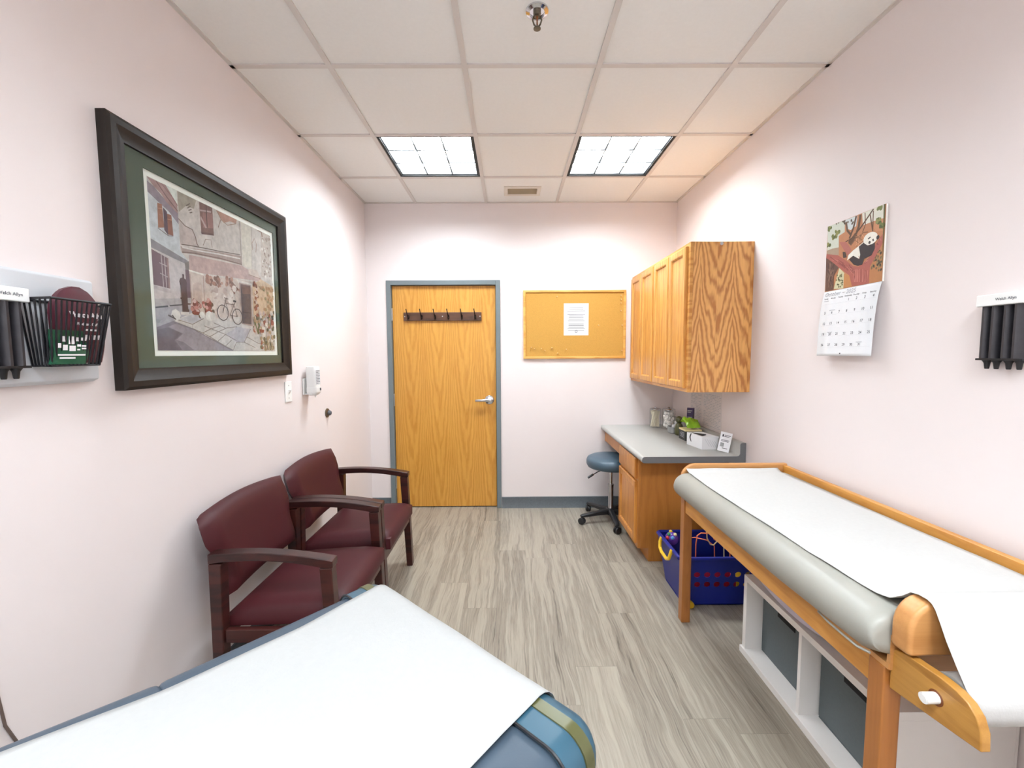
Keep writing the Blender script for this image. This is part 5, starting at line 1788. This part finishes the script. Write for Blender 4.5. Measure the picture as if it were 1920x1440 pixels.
# ------------------------------------------------------------------ things on the worktop
WT = .755
def jar(name, label, x, y, r, h, contents):
    t = thing('glass_jar', label, 'jar', (x, y, WT), 'lidded glass jars on the countertop'); c = V(x, y, WT)
    b = MB(); b.lathe([(r*.90, .001), (r, .006), (r, h*.90), (r*.93, h*.94), (r*.90, h*.94), (r*.95, h*.89), (r*.95, .009), (r*.4, .007)], c, 'z', 28); b.build('glass', 'jar_glass', t)
    b = MB(); b.lathe([(r*.99, h*.94), (r*1.0, h*.965), (r*.86, h*.99), (r*.40, h*1.0), (r*.16, h*1.02), (r*.20, h*1.05), (r*.08, h*1.07), (.001, h*1.07)], c, 'z', 28); b.build('lid', 'chrome', t)
    random.seed(x*100); b = MB()
    if contents == 'sticks':
        for k in range(64):
            a = random.random()*6.28; q = r*.84*math.sqrt(random.random()); p = c+V(q*math.cos(a), q*math.sin(a), .010); a2 = a+.9+random.random()*1.2; q2 = r*.82*math.sqrt(random.random())
            b.tube([p, c+V(q2*math.cos(a2), q2*math.sin(a2), h*(.80+.1*random.random()))], .0027, 5)
        tag(b.build('applicator_sticks', 'sticks', loc=(x, y, WT+.01)), 'bundle of pale wooden applicators in the left glass jar', 'applicators', kind='stuff')
    else:
        for k in range(90):
            a = random.random()*6.28; rr = .013; q = (r*.93-rr)*math.sqrt(random.random()); b.ball(c+V(q*math.cos(a), q*math.sin(a), .022+random.random()*h*.72), rr*(.8+.3*random.random()), 8)
        tag(b.build('cotton_balls', 'cotton', loc=(x, y, WT+.01)), 'white cotton balls filling the right glass jar', 'cotton balls', kind='stuff')
jar('glass_jar', 'lidded glass jar of wooden applicator sticks, nearer the door wall', 1.252, 3.625, .047, .168, 'sticks')
jar('glass_jar', 'lidded glass jar full of cotton balls beside the stick jar', 1.338, 3.545, .054, .176, 'cotton')
t = thing('desk_tray', 'small grey tray of white packets beside the cotton ball jar', 'tray', (1.338, 3.370, WT)); c = V(1.338, 3.370, WT)
b = MB(); o = rrect(.062, .052, .030, 5)
b.rings([[c+V(p*s_, q*s_, z) for p, q in o] for s_, z in ((.94, .001), (1, .006), (1.02, .052), (.95, .052), (.93, .008))]); b.build('tray', 'tray_grey', t)
for i, (dx, dy, z, a, lab) in enumerate(((-.030, -.016, .012, .3, 'white packet lying low at the front of the small grey tray'), (.012, .012, .012, -.4, 'white packet standing tallest in the small grey tray'))):
    p = thing('paper_packet', lab, 'packet', c+V(dx, dy, z), 'white packets in the grey tray'); T_ = lambda q: c+V(dx, dy, z)+Matrix.Rotation(a, 3, 'Z') @ (Matrix.Rotation(.3, 3, 'X') @ q)
    b = MB(); b.box(-.022, .022, -.010, .010, .004, .060 + .024*i, T_); b.build('packet', 'box_white', p, bevel=.003)
t = thing('charcoal_box', 'dark charcoal box behind the white tissue box', 'box', (1.335, 3.105, WT))
b = MB(); b.box(1.275, 1.395, 3.045, 3.165, WT, WT+.082); b.build('carton', 'charcoal', t, bevel=.002)
b = MB(); b.box(1.2745, 1.3955, 3.0445, 3.1655, WT+.070, WT+.083); b.build('lid', 'cream', t, bevel=.002)
b = MB()
for k in range(4): b.box(1.2742, 1.2746, 3.07, 3.14-.012*(k % 2), WT+.022+k*.010, WT+.026+k*.010)
b.build('print_lines', 'ink_faint', t, smooth=False)
t = thing('lime_pouch', 'crumpled lime green pouch on the dark charcoal box', 'pouch', (1.335, 3.105, WT+.083)); c = V(1.335, 3.10, WT+.084)
b = MB()
def pch(f):
    def fn(u, v):
        e = min(1, (1-abs(2*u-1))*4)**.6*min(1, (1-abs(2*v-1))*4)**.6
        x = -.052+.104*u; y = (.062-.124*v)*(1-.18*u); z = .014+.070*v*(1-v)*2+.050*(1-u)*(1-v)*.6+.012*math.sin(u*11)*math.sin(v*8)*e
        return c+V(x, y, z + (.016*e if f else -.012*e))
    return fn
b.grid(pch(True), 14, 14); b.grid(pch(False), 14, 14); b.build('pouch', 'lime', t, sharp=25)
t = thing('plush_figure', 'small olive green plush figure behind the lime green pouch', 'figure', (1.318, 3.272, WT)); c = V(1.318, 3.272, WT)
b = MB(); b.lathe([(.010, 0), (.030, .006), (.034, .05), (.026, .085), (.012, .098)], c, 'z', 16); b.build('body', 'olive', t)
b = MB(); b.ball(c+V(0, 0, .122), .028, 16); b.build('head', 'olive', t)
# brochure holder behind the tissue box
t = thing('brochure_holder', 'clear brochure holder standing against the right wall behind the tissue box', 'holder', (1.362, 3.218, WT)); c = V(1.374, 3.212, WT)
T_ = lambda q: c+Matrix.Rotation(R_(-42), 3, 'Z') @ q
b = MB(); b.box(-.030, .030, -.018, -.0155, 0, .13, T_); b.box(-.030, .030, .034, .0365, 0, .19, T_); b.box(-.030, .030, -.0155, .034, 0, .003, T_); b.box(-.032, -.030, -.018, .0365, 0, .13, T_); b.box(.030, .032, -.018, .0365, 0, .13, T_); b.build('holder', 'jar_glass', t)
t = thing('brochure', 'tall violet brochure standing in the clear holder above the lime pouch', 'brochure', T_(V(0, .008, .004)))
Tb = lambda q: T_(V(0, .004, .006)+Matrix.Rotation(-.05, 3, 'X') @ q)
b = MB(); b.box(-.026, .022, 0, .024, 0, .214, Tb); bk = b.build('cover', 'violet_card', t)
b = MB()
for sx, z, ww in ((-.022, .190, .036), (-.022, .178, .026), (-.022, .140, .038), (-.022, .126, .03)): b.box(sx, sx+ww, -.0006, 0, z, z+.006, Tb)
b.build('print_lines', 'ink_faint', bk, smooth=False)
t = thing('white_card', 'plain white card leaning on the wall right of the violet brochure', 'card', (1.425, 3.195, WT))
b = MB(); b.hexa([V(1.414, 3.165, WT), V(1.414, 3.225, WT), V(1.416, 3.225, WT), V(1.416, 3.165, WT)], [V(1.4205, 3.165, WT+.135), V(1.4205, 3.225, WT+.135), V(1.4225, 3.225, WT+.135), V(1.4225, 3.165, WT+.135)]); b.build('card', 'box_white', t)
# white glove/tissue box with a curved opening
t = thing('tissue_box', 'white tissue box with curved opening near the end of the countertop', 'box', (1.315, 2.860, WT)); O = V(1.272, 2.772, WT); an = R_(9)
ux = V(math.cos(0), math.sin(0), 0); uy = V(-math.sin(an), math.cos(an), 0); BX, BY, BZ = .112, .178, .086
Q = lambda a, b_, z: O+ux*a+uy*b_+V(0, 0, z)
b = MB(); b.hexa([Q(0, 0, 0), Q(BX, 0, 0), Q(BX, BY, 0), Q(0, BY, 0)], [Q(0, 0, BZ), Q(BX, 0, BZ), Q(BX, BY, BZ), Q(0, BY, BZ)]); cb = b.build('carton', 'box_white', t, bevel=.001)
b = MB(); N = 14; vs = []
for k in range(N+1): vs.append(Q(.014+.062*math.sin(math.pi*k/N), .020+.135*k/N, BZ+.0006))
b.add(vs, [list(range(N+1))]); vs = [Q(-.0006, .118+.012*math.sin(math.pi*k/10), .030+.056*k/10) for k in range(11)] + [Q(-.0006, .124+.016*math.sin(math.pi*k/10)+.004, .030+.056*k/10) for k in range(10, -1, -1)]
b.add(vs, [list(range(22))]); b.build('opening', 'box_shadow', cb, smooth=False)
b = MB()
for k in range(5): 
    x = .018+.016*k; b.add([Q(x, -.0006, .072-.004*k), Q(x+.0016, -.0006, .072-.004*k), Q(x+.032, -.0006, .022-.003*k), Q(x+.0304, -.0006, .022-.003*k)], [(0, 1, 2, 3)])
b.build('print_lines', 'ink_faint', cb, smooth=False)
t = thing('leaning_card', 'small printed white card leaning beside the tissue box at the countertop end', 'card', (1.415, 2.745, WT))
Rc = Matrix.Rotation(R_(-34), 3, 'Z') @ Matrix.Rotation(R_(9), 3, 'Y') @ Matrix.Rotation(R_(-12), 3, 'X')
Tc = lambda q: V(1.370, 2.690, WT+.006) + Rc @ q
b = MB(); b.box(-.034, .034, -.0014, .0014, 0, .126, Tc); cd_ = b.build('card', 'box_white', t)
b = MB()
for z, a0, a1 in ((.104, -.010, .026), (.096, -.010, .020), (.072, -.024, .024), (.064, -.024, .020), (.020, -.010, .022)): b.add([Tc(V(a0, -.0018, z)), Tc(V(a1, -.0018, z)), Tc(V(a1, -.0018, z+.004)), Tc(V(a0, -.0018, z+.004))], [(0, 1, 2, 3)])
b.build('print_lines', 'ink', cd_, smooth=False)
b = MB(); b.add([Tc(V(p, -.0018, q)) for p, q in ((-.022, .094), (-.014, .094), (-.014, .110), (-.022, .110))], [(0, 1, 2, 3)]); b.build('emblem', 'ink_dark', cd_, smooth=False)
b = MB(); b.add([Tc(V(p, -.0018, q)) for p, q in ((-.024, .030), (-.002, .030), (-.002, .056), (-.024, .056))], [(0, 1, 2, 3)]); b.build('picture_patch', 'tray_grey', cd_, smooth=False)
# sheets taped on the wall under the cabinet
def wsheet(label, ya, yb, za, zb, seed):
    t = thing('wall_notice', label, 'paper', (XR, (ya+yb)/2, za), 'pale sheets taped under the wall cabinet'); b = MB(); b.box(XR-.0012, XR, ya, yb, za, zb); s_ = b.build('sheet', 'wall_sheet', t)
    random.seed(seed); b = MB(); z = zb-.03; x = XR-.0016
    while z > za+.015:
        y = yb-.015
        while y > ya+.03:
            w_ = .012+.03*random.random()
            if random.random() < .85: b.add([V(x, y, z), V(x, max(ya+.01, y-w_), z), V(x, max(ya+.01, y-w_), z+.003), V(x, y, z+.003)], [(0, 1, 2, 3)])
            y -= w_+.008
        z -= .0115
    b.build('print_lines', 'ink_faint', s_, smooth=False)
wsheet('narrow pale printed sheet on the wall below the cabinet, behind the violet brochure', 3.190, 3.400, .880, 1.110, 3)
wsheet('wide pale printed sheet on the wall below the cabinet, nearer the camera', 2.895, 3.180, .845, 1.120, 8)

# ================================================================== calendar
t = thing('wall_calendar', 'open October wall calendar with a panda photo on the right wall', 'calendar', (XR, 1.82, 1.38))
y0, y1, zm, zt = 1.666, 1.967, 1.673, 1.967
b = MB(); b.box(XR-.009, XR-.001, y0, y1, zm, zt); up = b.build('upper_page', 'print_white', t, bevel=.0008)
m = MB(); m.ink = (190, 132, 94); PX = XR-.0094
m.add([V(PX, y1, zm), V(PX, y0, zm), V(PX, y0, zt), V(PX, y1, zt)], [(0, 1, 2, 3)])
outline(ART_CALENDAR, m, lambda u, v, h: V(PX-h, y1-u*(y1-y0), zm+v*(zt-zm)), 5e-6)
m.build('panda_photo', 'photo_print', up, smooth=False, recalc=False)
PH = .290
def cpage(x, y, lift_=0):            # x: 0..1 left to right, y: 0 top .. 1 bottom
    out = .010+.024*(1-math.exp(-y*3.2)) + .004*x*y
    return V(XR-out-lift_, y1-(y1-y0)*x, zm-.001-PH*y)
b = MB(); b.grid(lambda u, v: cpage(u, v), 4, 24); lo = b.build('lower_page', 'page', t, solid=.0014, sharp=60)
def ct(b, body, sz, x, y, al='CENTER', wt=0): b.text(body, sz, lambda p, q: cpage(x+p/(y1-y0), y-q/PH, .0016), al, wt)
b = MB(); ct(b, 'October ~ 2025', .026, .04, .055, 'LEFT'); b.build('month_title', 'ink_faint', lo, smooth=False)
b = MB()
for k, d in enumerate(('Sunday', 'Monday', 'Tuesday', 'Wednesday', 'Thursday', 'Friday', 'Saturday')): ct(b, d, .0085, .085+.138*k, .118, wt=.01)
b.build('weekday_names', 'ink', lo, smooth=False)
b = MB()
for d in range(1, 32):
    r_, c_ = divmod(d+2, 7); ct(b, str(d), .0155, .105+.138*c_, .175+.165*r_, wt=.008)
b.build('dates', 'ink', lo, smooth=False)
b = MB()
for x, y, a in ((.19, .30, .11), (.05, .15, .09), (.19, .635, .10), (.74, .80, .10)): b.add([cpage(x, y, .0016), cpage(x+a, y, .0016), cpage(x+a, y+.007, .0016), cpage(x, y+.007, .0016)], [(0, 1, 2, 3)])
for k in range(6): b.add([cpage(.03, .225+.165*k-.02, .0016), cpage(.98, .225+.165*k-.02, .0016), cpage(.98, .2258+.165*k-.02, .0016), cpage(.03, .2258+.165*k-.02, .0016)], [(0, 1, 2, 3)]) if k < 5 else None
b.build('fine_print', 'ink_faint', lo, smooth=False)
b = MB(); b.tube([cpage(.47, .965, .0012), cpage(.47, .965, .0026)], .0028, 10); b.build('hang_hole', 'ink_dark', lo)
